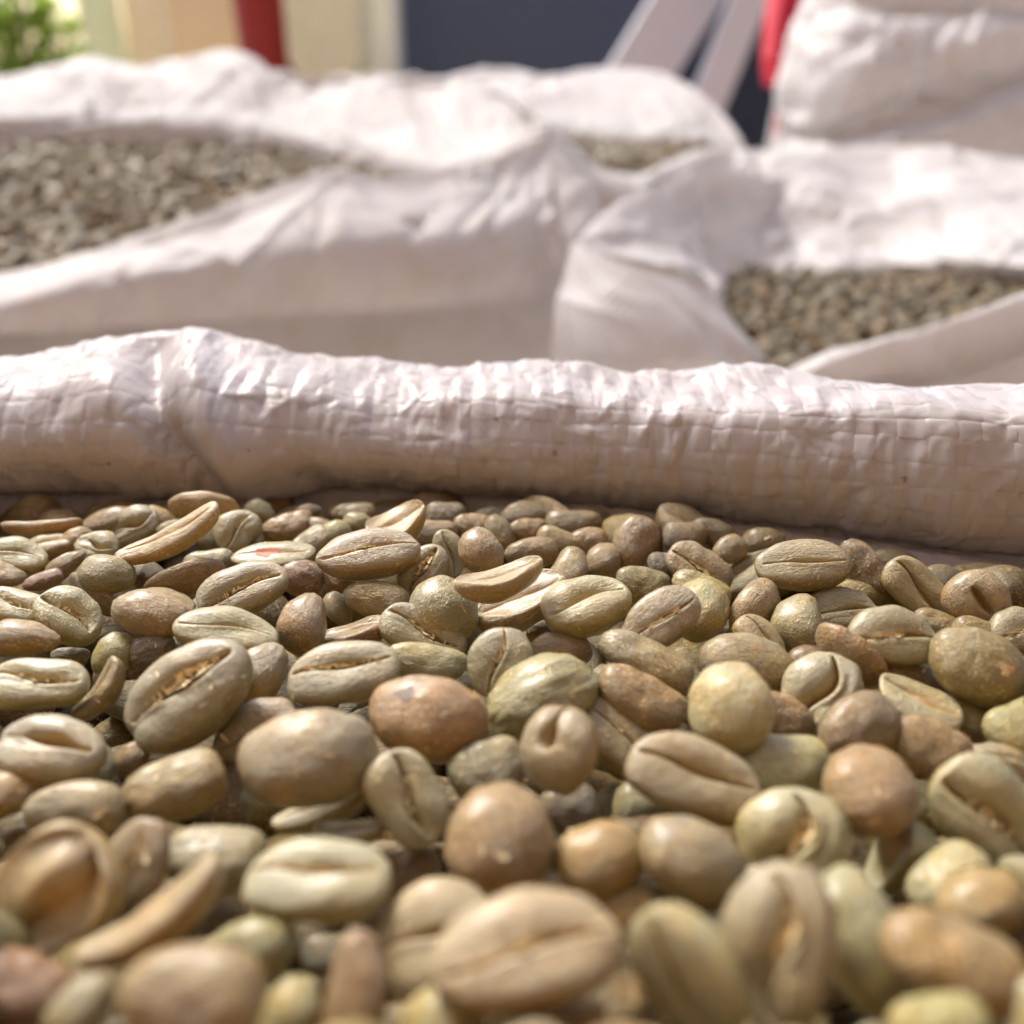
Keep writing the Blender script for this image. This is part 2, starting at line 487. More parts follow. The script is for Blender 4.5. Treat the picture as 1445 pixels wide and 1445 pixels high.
# ------------------------------------------------------------------ coffee beans
def bean_shape(t, ph, s):
    """point on a bean of unit length; t along it, ph round it (face side below: sin ph < 0). s: shape settings"""
    x = -0.5 * np.cos(t)
    rho = np.sin(t) ** s.get('blunt', 0.86)
    rho = rho * (1 + s.get('taper', 0.0) * x * 2 - abs(s.get('taper', 0)) * 0.12)
    c, sn = np.cos(ph), np.sin(ph)
    face = sn < 0
    Wd = s.get('W', 0.365); Tb = s.get('Tb', 0.34); Tf = s.get('Tf', 0.175)
    y = np.where(face, np.sign(c) * np.abs(c) ** 0.92, c) * Wd * rho
    z = np.where(face, -Tf * np.abs(sn) ** 0.78, Tb * sn) * rho
    ry = y / (Wd * rho + 1e-6)
    yc = s.get('yo', 0) + s.get('S', 0.03) * np.sin(x * 2 * math.pi * s.get('Sf', 0.75) + s.get('Sp', 0.4))
    d = y - yc
    fade = np.clip(1 - (np.abs(x - s.get('cx', 0.0)) / s.get('cl', 0.45)) ** 4, 0, 1)
    fm = np.where(face, 1.0, 0.0) * np.clip(np.abs(sn) * 1.9 - 0.12, 0, 1)
    w = s.get('w', 0.035)
    wloc = w * (1 + 0.5 * np.sin(x * 9 + s.get('Sp', 0.4) * 3))
    groove = np.exp(-np.abs(d / wloc) ** 1.7) * fade * fm
    z = z + s.get('D', 0.12) * groove
    z = z + s.get('V', 0.05) * np.exp(-(d / 0.11) ** 2) * fade * fm
    z = z - s.get('lip', 0.02) * np.exp(-((d - 0.05) / 0.055) ** 2) * fade * fm
    rr = np.clip((x / 0.5) ** 2 + ry ** 2, 0, 1)
    z = z + s.get('hollow', 0.0) * np.clip(1 - rr ** 1.5, 0, 1) ** 0.8 * fm
    if s.get('tongue', 0):
        z = z - s['tongue'] * np.exp(-((x - 0.05) / 0.22) ** 2 - ((y - 0.02) / 0.12) ** 2) * fm
    q = np.stack([x, y, z], -1)
    n0 = Noise(s['seed'], 12, 0.5, 1.3); n1 = Noise(s['seed'] + 50, 14, 1.8, 4.0)
    k = s.get('rough', 0.019)
    disp = k * n0(q) + 0.006 * n1(q) + s.get('wrinkle', 0.0) * (np.abs(Noise(s['seed'] + 90, 12, 2.5, 5.5)(q * np.array([0.4, 1.5, 1.5]))) - 0.7)
    cen = q.copy(); cen[..., 0] *= 0.35
    cen /= np.linalg.norm(cen, axis=-1)[..., None] + 1e-6
    q = q + cen * disp[..., None]
    b = s.get('bend', 0.0)
    q[..., 2] -= b * (2 * q[..., 0]) ** 2 - b * 0.35
    q[..., 1] += s.get('bendy', 0.0) * ((2 * q[..., 0]) ** 2 - 0.35)
    q[..., 2] += s.get('twist', 0.0) * q[..., 0] * q[..., 1]
    return q, groove, fm

def face_angles(nback, nface):
    back = np.linspace(0, math.pi, nback, endpoint=False)
    k = np.linspace(-1, 1, nface, endpoint=False)
    f = 0.45 * k + 0.55 * k ** 3                       # closer together near the furrow
    return np.concatenate([back, math.pi + (f + 1) / 2 * math.pi])

def bean_mesh(s, nt=54, nback=30, nface=58):
    t = np.linspace(0.035, math.pi - 0.035, nt)
    t = 0.75 * t + 0.25 * (math.pi / 2 - math.pi / 2 * np.cos(t))
    ph = face_angles(nback, nface)
    q, gr, fm = bean_shape(t[:, None] + 0 * ph[None], ph[None] + 0 * t[:, None], s)
    npn = len(ph)
    V = np.concatenate([q.reshape(-1, 3), q[0].mean(0)[None], q[-1].mean(0)[None]])
    idx = np.arange(nt * npn).reshape(nt, npn); j2 = np.roll(idx, -1, 1)
    Q = np.stack([idx[:-1], j2[:-1], j2[1:], idx[1:]], -1).reshape(-1, 4)
    a, b = nt * npn, nt * npn + 1
    me = bpy.data.meshes.new('coffee_bean')
    me.from_pydata(V.tolist(), [], Q.tolist() + [[a, j2[0, k], idx[0, k]] for k in range(npn)] + [[b, idx[-1, k], j2[-1, k]] for k in range(npn)])
    me.polygons.foreach_set('use_smooth', np.ones(len(me.polygons), bool))
    for nm, arr in (('crease', gr), ('face', fm)):
        at = me.attributes.new(nm, 'FLOAT', 'POINT')
        at.data.foreach_set('value', np.concatenate([arr.ravel(), [0, 0]]).astype(np.float32))
    me.update()
    me.materials.append(M_BEAN)
    return me

def face_point(x, y, s, lift=0.0):
    """point on the face over (x, y), raised by lift"""
    x = np.asarray(x, float); y = np.asarray(y, float)
    t = np.arccos(np.clip(-2 * x, -1, 1))
    rho = np.sin(t) ** s.get('blunt', 0.86) * (1 + s.get('taper', 0.0) * x * 2 - abs(s.get('taper', 0)) * 0.12)
    c = np.clip(np.abs(y) / (s.get('W', 0.365) * rho + 1e-6), 0, 0.995) ** (1 / 0.92)
    ph = -np.arccos(np.sign(y) * c)
    q, _, _ = bean_shape(t, ph, s)
    q[..., 2] -= lift
    return q

def back_point(x, y, s, lift=0.0):
    t = np.arccos(np.clip(-2 * x, -1, 1))
    rho = np.sin(t) ** s.get('blunt', 0.86) * (1 + s.get('taper', 0.0) * x * 2 - abs(s.get('taper', 0)) * 0.12)
    ph = np.arccos(np.clip(y / (s.get('W', 0.365) * rho + 1e-6), -0.995, 0.995))
    q, _, _ = bean_shape(t, ph, s)
    return q * (1 + lift * 3)

def chaff_mesh(s, seed):
    """papery silverskin caught in the furrow: a ragged strip"""
    r = np.random.RandomState(seed)
    n = 60
    x0, x1 = s.get('cx', 0) - s.get('cl', .45) * 0.86, s.get('cx', 0) + s.get('cl', .45) * 0.86
    x = np.linspace(x0, x1, n)
    yc = s.get('yo', 0) + s.get('S', 0.03) * np.sin(x * 2 * math.pi * s.get('Sf', 0.75) + s.get('Sp', 0.4))
    w = s.get('w', 0.035)
    rows_ = []; s2 = dict(s); s2['D'] = 0.035
    sm5 = lambda v: np.convolve(v, np.ones(5) / 5, 'same')
    rag = sm5(r.uniform(0.0, 1.9, n)) * np.sin(np.linspace(0.15, 3.0, n)) ** 0.4
    rag2 = sm5(r.uniform(0.0, 1.9, n)) * np.sin(np.linspace(0.15, 3.0, n)) ** 0.4
    cup = 0.55
    for k, a in enumerate(np.linspace(-1, 1, 7)):
        ww = np.where(a < 0, rag, rag2) * w * a
        q = face_point(x, np.clip(yc + 1.5 * ww, -0.3, 0.3), s2, 0.004 + 0.016 * sm5(r.uniform(0, 1.6, n)) * (0.2 + abs(a)))
        rows_.append(q)
    G = np.stack(rows_, 1)
    n_, m_ = G.shape[:2]; idx = np.arange(n_ * m_).reshape(n_, m_)
    Q = np.stack([idx[:-1, :-1], idx[1:, :-1], idx[1:, 1:], idx[:-1, 1:]], -1)
    kk = r.uniform(size=Q.shape[:2]); kk = (kk + np.roll(kk, 1, 0) + np.roll(kk, -1, 0) + np.roll(kk, 1, 1) + np.roll(kk, 2, 0)) / 5
    keep = kk > 0.44
    xa = r.uniform(0, .5); xb = xa + r.uniform(.35, .6)
    tt = np.linspace(0, 1, n_ - 1)
    keep &= ((tt > xa) & (tt < xb) | (r.uniform(size=n_ - 1) < 0.18))[:, None]
    me = bpy.data.meshes.new('silverskin'); fill(me, G.reshape(-1, 3), Q[keep])
    me.materials.append(M_CHAFF)
    return me

def patch_mesh(s, x, y, rx, ry, mat, lift=0.006, seed=0, n=9, back=False):
    """flat stain on the face"""
    r = np.random.RandomState(seed)
    th = np.linspace(0, 2 * math.pi, 61)[:-1]
    edge = 1 + 0.22 * np.sin(3 * th + r.uniform(0, 6)) + 0.12 * np.sin(7 * th + r.uniform(0, 6))
    rad = np.linspace(0.02, 1, n)
    X = x + rad[:, None] * rx * (edge * np.cos(th))[None]; Y = y + rad[:, None] * ry * (edge * np.sin(th))[None]
    q = face_point(X, Y, s, lift) if not back else back_point(X, Y, s, lift)
    me = mesh_grid(q, wrap_v=True); me.materials.append(mat)
    return me

VAR = {
    'c': [dict(seed=1, S=.035, w=.017, D=.12, V=.035, lip=.03, yo=.03, rough=.024), dict(seed=2, S=-.04, Sp=.2, w=.015, D=.11, V=.05, lip=.03, yo=.05, W=.355, rough=.026),
          dict(seed=3, S=.055, Sf=.9, w=.018, D=.12, V=.03, lip=.035, W=.375, rough=.024), dict(seed=4, S=.03, w=.022, D=.13, V=.05, yo=-.03, taper=.08, rough=.028),
          dict(seed=5, S=-.05, Sf=1.0, w=.016, D=.11, V=.05, yo=.02, taper=-.06, lip=.04, rough=.03), dict(seed=6, S=.04, Sf=.5, w=.020, D=.12, V=.04, yo=.06, W=.36, lip=.03, rough=.028)],
    'o': [dict(seed=11, S=.05, Sf=1.0, w=.032, D=.13, V=.08, lip=.055, rough=.028), dict(seed=12, S=-.06, Sf=.9, w=.030, D=.13, V=.10, yo=.05, lip=.05, rough=.03),
          dict(seed=13, S=.05, Sf=.6, w=.038, D=.15, V=.08, yo=-.04, lip=.06, taper=-.08, rough=.032), dict(seed=14, S=.07, Sf=1.2, w=.028, D=.13, V=.09, lip=.06, wrinkle=.010, rough=.028)],
    'h': [dict(seed=21, S=.05, w=.05, D=.08, V=.05, hollow=.10, tongue=.10, lip=.03, Tb=.33, Tf=.19, rough=.03), dict(seed=22, S=-.05, w=.05, D=.06, V=.03, hollow=.11, lip=.03, Tb=.30, Tf=.17, bend=.07, rough=.03),
          dict(seed=23, S=.07, w=.06, D=.08, V=.05, hollow=.12, tongue=.14, yo=.06, Tb=.34, Tf=.19, rough=.034)],
    's': [dict(seed=31, W=.22, Tb=.17, Tf=.12, bend=.10, D=.03, V=.02, lip=0, w=.03, blunt=.6), dict(seed=32, W=.24, Tb=.19, Tf=.13, bend=.13, D=.04, V=.02, lip=.01, w=.03, blunt=.62, taper=.08),
          dict(seed=33, W=.25, Tb=.16, Tf=.11, bend=.05, D=.02, V=.01, lip=0, blunt=.6, bendy=.04)],
    'p': [dict(seed=41, W=.42, Tb=.36, Tf=.30, S=.012, w=.040, D=.22, V=.06, cl=.30, cx=.24, lip=.03), dict(seed=42, W=.41, Tb=.34, Tf=.28, S=.02, w=.030, D=.18, V=.04, cl=.26, cx=.03, lip=.01)],
    'd': [dict(seed=51, Tb=.33, wrinkle=.004, rough=.026), dict(seed=52, Tb=.31, taper=.12, wrinkle=.004, rough=.026), dict(seed=53, Tb=.34, W=.38, rough=.024, wrinkle=.004), dict(seed=54, Tb=.32, W=.345, taper=-.10, blunt=.8, wrinkle=.005, rough=.028), dict(seed=55, Tb=.36, W=.40, rough=.03, wrinkle=.005),
          dict(seed=56, Tb=.30, taper=.18, rough=.034, wrinkle=.005), dict(seed=57, Tb=.31, taper=-.14, rough=.036, wrinkle=.006, blunt=.75), dict(seed=58, Tb=.33, W=.35, rough=.036, wrinkle=.004, bendy=.04)],
    'w': [dict(seed=61, Tb=.33, W=.37, wrinkle=.010, rough=.026), dict(seed=62, Tb=.32, W=.36, wrinkle=.022, rough=.03, taper=.1, S=.05, w=.05, D=.12, V=.08)],
    'f': [dict(seed=71, W=.36, Tb=.20, Tf=.10, D=.05, V=.03), dict(seed=72, W=.34, Tb=.17, Tf=.10, bend=.05, D=.05, V=.04, taper=.1)],
}
MESH = {k: [bean_mesh(s) for s in v] for k, v in VAR.items()}
CHAFF = {k: [chaff_mesh(s, 500 + s['seed']) for s in v] for k, v in VAR.items() if k in 'cohp'}

TINT = {  # colour of the bean itself, amount of silverskin on it, word for the label
    'g': (lin(152, 138, 92), 0.2, 'grey-green'), 'o': (lin(152, 126, 62), 0.35, 'olive'), 't': (lin(168, 128, 72), 0.5, 'tan'),
    'y': (lin(190, 146, 66), 0.25, 'yellowish'), 'p': (lin(180, 164, 96), 0.2, 'pale green'), 'l': (lin(164, 142, 104), 0.35, 'greyish lavender'),
    'd': (lin(104, 80, 48), 0.4, 'dark brown'), 'r': (lin(140, 74, 44), 0.4, 'reddish brown'), 'k': (lin(100, 70, 62), 0.6, 'purple-brown'),
    'w': (lin(190, 174, 126), 0.15, 'whitish'), 'b': (lin(138, 100, 60), 0.6, 'brown'), 'n': (lin(170, 120, 70), 0.6, 'salmon-brown'),
}
# x, y (middle in the photo), length, breadth (photo px), direction of the long axis, roll of the flat face (0 towards the camera,
# + towards the upper side, 180 away), shape, colour, lift above the heap (mm), chaff in the furrow
BEANS = [
(58,744,112,28,3,110,'s','y',1,0),(22,785,98,54,-8,50,'c','p',2,0),(8,812,60,36,-20,220,'d','t',1,0),(68,770,72,40,10,60,'o','y',0,1),
(105,765,58,36,35,200,'d','y',0,0),(136,772,58,46,-15,30,'o','p',1,0),(158,738,78,42,15,210,'d','t',0,0),(188,745,72,50,30,30,'o','g',0,0),
(225,735,62,38,-20,200,'d','y',0,0),(288,717,100,36,-3,150,'f','y',2,0),(240,760,150,50,27,66,'s','y',5,0),(243,746,42,26,20,200,'d','g',0,0),
(94,798,64,30,35,200,'d','t',1,0),(60,818,58,30,15,210,'d','r',1,0),(154,811,86,54,-18,215,'d','o',2,0),(206,812,54,38,-30,220,'d','d',0,0),
(130,838,92,34,-30,130,'f','b',0,0),(18,855,102,64,-15,38,'o','p',3,1),(98,868,98,78,-38,28,'o','p',2,1),(35,905,112,54,-5,215,'d','t',2,0),
(150,893,48,26,10,200,'d','g',-3,0),(160,922,66,50,60,200,'d','p',0,0),(212,920,72,54,25,200,'w','k',0,0),(212,866,114,56,-12,215,'d','t',3,0),
(238,845,74,30,-20,60,'f','y',1,0),(258,822,112,38,18,150,'f','t',1,0),(295,800,70,54,10,200,'d','g',0,0),(325,892,148,62,-8,45,'c','p',3,0),
(342,832,130,74,20,28,'o','l',3,1),(337,748,66,60,52,28,'c','p',1,1),(368,725,50,38,-30,200,'d','g',0,0),(408,743,72,42,20,205,'d','t',0,0),
(385,783,114,34,3,62,'f','p',2,0),(437,768,68,52,30,200,'d','g',0,0),(424,816,70,52,-20,200,'w','r',0,0),(431,877,88,76,70,200,'d','t',2,0),
(478,860,56,32,-60,200,'d','g',-1,0),(474,812,60,42,-30,200,'w','t',0,0),(532,849,102,58,-12,205,'d','o',1,0),(525,779,148,72,7,40,'c','t',5,1),
(560,738,82,60,20,65,'h','y',4,0),(474,752,48,36,10,200,'d','p',1,0),(506,738,46,30,-20,200,'d','p',1,0),(498,722,66,34,0,200,'d','o',0,0),
(436,724,42,28,10,200,'d','d',0,0),(455,744,46,26,-20,200,'d','t',0,0),(497,893,96,46,15,70,'h','n',0,0),(485,949,156,96,12,25,'c','l',3,1),
(597,892,128,78,-25,20,'o','l',1,1),(595,812,84,62,60,20,'o','g',2,1),(634,784,70,46,-75,20,'c','p',2,1),(681,780,76,56,-65,190,'d','t',5,0),
(704,815,120,56,14,68,'h','y',7,0),(735,848,126,74,25,55,'h','l',2,0),(630,862,104,84,-60,190,'d','g',2,0),(750,782,80,46,5,200,'d','t',1,0),
(803,803,62,50,60,200,'d','o',1,0),(849,793,52,42,40,200,'d','t',0,0),(827,851,126,86,15,45,'o','p',4,0),(746,748,54,36,5,200,'d','t',0,0),
(668,742,54,38,0,200,'d','t',0,0),(704,752,56,36,-70,200,'d','o',0,0),(737,730,66,42,0,200,'d','d',0,0),(628,728,56,44,0,200,'d','d',0,0),
(615,752,58,40,0,200,'d','t',0,0),(790,765,66,40,-20,200,'d','o',0,0),(830,767,60,46,0,200,'d','t',0,0),(808,740,76,44,0,200,'d','d',0,0),
(704,935,104,88,80,15,'c','g',3,1),(793,920,92,60,0,200,'d','t',0,0),(775,898,70,46,-10,200,'d','l',-3,0),(912,930,144,76,-30,205,'d','l',2,0),
(908,825,76,54,-10,200,'d','o',0,0),(930,876,116,76,35,15,'c','t',4,1),(990,830,88,56,-30,200,'d','p',1,0),(985,866,90,72,55,200,'d','p',1,0),
(987,800,96,64,-30,25,'c','t',1,1),(1062,858,92,60,50,130,'d','t',1,0),(1073,902,80,60,-45,55,'c','y',1,0),(1128,877,90,80,60,200,'d','g',1,0),
(1130,797,126,72,5,40,'c','o',4,0),(897,768,86,66,60,190,'d','b',1,0),(966,757,60,46,0,200,'d','d',0,0),(1030,778,54,44,30,200,'d','b',0,0),
(1005,752,64,40,-25,200,'d','d',0,0),(1080,766,66,44,0,200,'d','d',0,0),(937,797,46,40,0,200,'d','d',0,0),(1050,822,60,38,0,200,'d','k',-4,0),
(1046,938,132,80,-15,200,'d','l',1,0),(1218,808,90,66,-60,160,'d','k',1,0),(1190,862,106,70,0,30,'c','o',0,0),(1297,833,112,74,-50,15,'o','o',1,0),
(1380,847,90,80,-50,15,'p','n',2,0),(1264,898,126,88,-5,25,'c','o',4,1),(1322,880,68,50,-30,200,'d','o',0,0),(1201,923,110,58,-40,120,'f','t',2,0),
(1381,941,132,110,-20,195,'d','o',3,0),(1385,897,80,50,-15,200,'d','o',0,0),(1441,890,86,70,5,20,'c','o',1,1),(1328,818,56,46,0,200,'d','d',0,0),
(1372,810,78,40,0,200,'d','d',0,0),(1424,842,58,48,0,200,'d','d',0,0),(1137,932,58,46,20,200,'d','b',-1,0),(52,963,142,86,-3,35,'o','p',2,1),
(140,975,98,50,55,70,'s','o',0,0),(100,928,54,32,0,200,'d','g',-3,0),(60,1055,152,96,-8,35,'o','l',3,0),(135,1082,58,60,80,200,'d','g',-2,0),
(12,1118,86,70,-20,200,'d','t',1,0),(105,1148,150,90,0,205,'d','l',1,0),(243,1107,152,104,12,200,'d','o',2,0),(187,1070,56,42,40,200,'d','t',-3,0),
(253,984,188,120,38,28,'o','l',3,1),(371,948,94,80,50,195,'d','l',1,0),(370,1030,134,90,20,30,'c','t',-1,0),(437,1069,190,140,10,190,'d','l',4,0),
(462,1137,156,56,25,64,'s','p',-1,0),(345,1140,96,66,10,200,'d','g',-6,0),(576,1125,140,116,-60,12,'o','w',2,1),(606,1013,166,124,-5,195,'d','n',3,0),
(605,935,114,54,-8,200,'d','w',0,0),(765,989,164,112,22,195,'w','p',1,0),(790,1057,118,108,80,30,'p','t',5,0),(690,1087,108,94,20,195,'d','g',1,0),
(802,1143,92,78,0,200,'d','k',-4,0),(868,1140,70,66,0,200,'d','g',-7,0),(908,988,134,76,-25,212,'d','t',1,0),(872,1036,128,94,-35,35,'c','l',-1,1),
(1029,994,128,112,70,195,'d','w',5,0),(1103,1012,90,64,-35,200,'d','n',0,0),(979,1097,188,122,-15,25,'c','t',4,0),(1107,1081,130,98,0,200,'d','p',1,0),
(1157,986,128,98,60,15,'o','w',1,0),(905,1135,78,68,0,200,'d','g',-4,0),(1213,1032,128,100,25,195,'d','b',3,0),(1290,958,100,44,-20,200,'d','t',0,0),
(1295,990,114,66,-25,60,'f','w',1,0),(1315,1055,110,84,-20,200,'d','t',2,0),(1368,1012,72,56,-50,200,'d','p',-1,0),(1440,1026,100,82,20,195,'d','p',1,0),
(1222,1121,124,118,30,190,'d','n',4,0),(1395,1148,168,134,-50,15,'o','w',2,1),(1412,1080,100,60,-15,200,'w','l',0,0),(1305,1130,78,68,0,200,'d','g',-6,0),
(72,1262,192,150,60,25,'h','y',3,0),(186,1226,146,84,75,35,'c','n',2,1),(217,1300,218,90,32,75,'s','y',4,0),(302,1206,154,110,-8,200,'d','l',1,0),
(30,1390,164,96,-15,200,'d','r',-2,0),(118,1425,114,86,50,200,'d','l',0,0),(270,1412,216,152,-5,200,'d','t',4,0),(352,1343,138,90,20,200,'d','p',-1,0),
(449,1241,202,126,3,30,'c','w',4,1),(492,1172,96,44,0,70,'h','p',-1,0),(583,1232,84,62,10,200,'w','b',-6,0),(500,1405,152,88,82,200,'d','n',0,0),
(410,1430,106,78,60,200,'d','p',-1,0),(615,1321,182,152,25,25,'c','y',0,0),(465,1345,80,58,0,200,'d','d',-8,0),(628,1436,126,90,10,200,'d','p',-1,0),
(697,1190,150,136,20,190,'d','n',3,0),(750,1339,276,168,10,30,'c','t',5,1),(848,1212,144,100,8,200,'d','y',1,0),(977,1214,148,116,-20,195,'d','l',2,0),
(755,1262,100,60,5,200,'d','t',-1,0),(885,1286,88,74,-30,200,'d','y',-3,0),(970,1376,214,124,-55,-50,'c','w',3,0),(1121,1197,152,142,75,12,'o','p',2,1),
(1030,1280,134,80,45,40,'c','o',-1,0),(1103,1341,216,144,82,15,'o','l',4,1),(1220,1331,192,118,-70,195,'d','w',2,0),(1265,1206,110,88,65,60,'h','p',-2,0),
(1333,1238,128,96,25,200,'d','w',0,0),(1385,1276,124,96,20,200,'d','y',0,0),(1342,1351,202,148,-25,200,'d','t',4,0),(1322,1441,144,96,0,200,'d','p',2,0),
(1440,1431,100,104,60,200,'d','w',1,0),(1442,1250,98,70,0,200,'d','g',-1,0),(1446,1312,110,114,60,200,'d','k',-3,0),(790,1440,156,80,10,200,'d','t',-3,0),
(20,1180,90,60,20,200,'d','d',-7,0),(560,1290,90,60,-20,200,'d','b',-9,0),(1195,1265,90,70,30,200,'d','d',-9,0),(700,1250,80,60,0,200,'d','d',-9,0),
]
# labels written by hand (by middle of the bean), the short name others are described by
HAND = {
(240,760): ('long yellowish banana-shaped bean lying high on the heap before the left hump', 'the long banana-shaped bean'),
(525,779): ('orange-tan bean with a long furrow, perched highest on the heap', 'the perched tan creased bean'),
(790,1057): ('round heart-shaped tan bean with a short deep slot, centre of the heap', 'the heart-shaped slotted bean'),
(385,783): ('flat pale bean with a pink spot on its face', 'the pink-spotted bean'),
(437,1069): ('largest smooth greyish dome of a bean, left of centre', 'the largest smooth dome bean'),
(765,989): ('wrinkled pale green bean touching the heart-shaped bean', 'the wrinkled pale green bean'),
(212,920): ('small purple-brown rough bean, darkest among the pale ones at left', 'the small purple-brown bean'),
(253,984): ('large lavender bean lying aslant with a wide torn furrow, left of the round dome', 'the large aslant lavender bean'),
(827,851): ('pale yellow-green bean lying open with a torn furrow', 'the open pale yellow bean'),
(704,815): ('orange curled shell of a bean lying on a grey shell', 'the orange curled shell'),
(735,848): ('grey-lavender curved shell under the orange curled shell', None),
(704,935): ('grey bean standing with its furrow upright', 'the bean with upright furrow'),
(1264,898): ('glossy olive bean with golden chaff along its furrow', 'the olive bean with golden furrow'),
(1381,941): ('large round olive bean with a small flaky patch near the right edge', 'the large round olive bean'),
(1380,847): ('pinkish round bean with a short slot near the rolled rim', 'the pinkish slotted bean'),
(1130,797): ('big olive bean, furrow up, close under the rolled rim', 'the shaded olive bean'),
(606,1013): ('big brown bean with a grey patch on its pale end', 'the brown bean with grey patch'),
(979,1097): ('wide tan bean with a dark furrow slanting down to the right', 'the wide tan creased bean'),
(1029,994): ('upright whitish dome of a bean just above the wide tan creased one', 'the upright whitish dome'),
(1222,1121): ('ball-like pink-tan bean right of the wide tan creased bean', 'the pink-tan ball-like bean'),
(449,1241): ('whitish face-up bean with a golden furrow, blurred in front of the dome', 'the whitish creased bean'),
(750,1339): ('biggest bean of all, tan with a long open furrow, blurred at bottom centre', 'the biggest creased bean'),
(72,1262): ('blurred orange hollow shell of a bean with thick curled rim, lower left', 'the blurred orange shell'),
(217,1300): ('blurred sausage-shaped yellowish bean at lower left', 'the blurred sausage-shaped bean'),
(1121,1197): ('pale green bean turned face-on with an upright torn furrow, lower right', 'the pale face-on bean'),
(1315,1055): ('flaky tan bean with a dark pinhole at one end', 'the bean with a pinhole'),
(1103,1341): ('blurred lavender bean standing with a wide furrow, bottom right', 'the blurred lavender bean'),
(697,1190): ('round ball-like salmon-brown bean above the biggest creased bean', 'the brown ball-like bean'),
(1395,1148): ('big whitish bean with loose chaff, cut by the right edge', 'the whitish bean at the edge'),
(30,1390): ('blurred red-orange bean in the bottom left corner', 'the red-orange corner bean'),
(342,832): ('lavender face-up bean with loose chaff in its torn furrow', 'the lavender bean with chaff'),
(337,748): ('small pale green bean with a dark slanting furrow', 'the pale bean with dark furrow'),
(58,744): ('yellowish sausage-shaped bean lying level against the rim, far left', 'the level sausage-shaped bean'),
(930,876): ('tan bean split by a deep orange furrow', 'the bean with orange furrow'),
(485,949): ('big lavender face-up bean with golden bits in its furrow', 'the big lavender creased bean'),
(431,877): ('round rough tan bean left of the big lavender creased one', 'the round rough tan bean'),
(970,1376): ('blurred whitish curved bean with an orange fold, bottom centre right', 'the blurred whitish curved bean'),
(1342,1351): ('big blurred tan dome in the lower right', 'the big blurred tan dome'),
(270,1412): ('big blurred tan dome cut by the bottom edge, lower left', 'the dome at the bottom edge'),
(424,816): ('reddish wrinkled bean beside the lavender bean with chaff', 'the reddish wrinkled bean'),
(52,963): ('pale face-up bean with a brown furrow at the left edge', 'the pale bean at the edge'),
(576,1125): ('whitish bean with a brown torn furrow, facing the viewer', 'the whitish torn bean'),
(1157,986): ('whitish bean with an olive cleft running down its face', 'the whitish cleft bean'),
(560,738): ('orange-yellow hollow bean peeping out behind the perched tan one', None),
}
POSE = {'d': 'rounded back up', 'c': 'furrow showing', 'o': 'torn furrow showing', 'h': 'hollow side showing', 's': 'curved like a sausage', 'p': 'short slot showing', 'w': 'wrinkled skin', 'f': 'flat on edge'}

M_PINK = plain_material('pink_stain', lin(222, 148, 120), 0.6, 0.1, 30)
M_GREYP = plain_material('bruised_grey', lin(138, 118, 96), 0.5, 0.2, 12)
M_HOLE = plain_material('borer_hole', lin(40, 26, 18), 0.9, 0.1, 30)

landmarks = [(k, v[1]) for k, v in HAND.items() if v[1]]
used_labels = set(v[0] for v in HAND.values())
def auto_label(x, y, kind, colr, L_):
    word = TINT[colr][2]
    near = sorted(landmarks, key=lambda k: math.hypot(k[0][0] - x, k[0][1] - y))
    size = 'small ' if L_ < 62 else ''
    for a in range(8):
        (lx, ly), nm = near[a]
        dx, dy = x - lx, y - ly
        vert = 'above' if dy < 0 else 'below'; hori = 'left of' if dx < 0 else 'right of'
        if abs(dx) > 2.2 * abs(dy): rel = hori
        elif abs(dy) > 2.2 * abs(dx): rel = vert
        else: rel = vert + ' and ' + hori
        dist = math.hypot(dx, dy)
        lead = '' if dist < 110 else ('a little ' if dist < 170 else 'well ')
        t = f'{size}{word} bean, {POSE[kind]}, {lead}{rel} {nm}'
        if t not in used_labels and len(t.split()) <= 16:
            used_labels.add(t); return t
    for a in range(6):
        for b in range(a + 1, 6):
            t = f'{size}{word} bean between {near[a][1]} and {near[b][1]}'
            if t not in used_labels and len(t.split()) <= 16:
                used_labels.add(t); return t
    return f'{size}{word} bean, {POSE[kind]}, near {near[0][1]}'

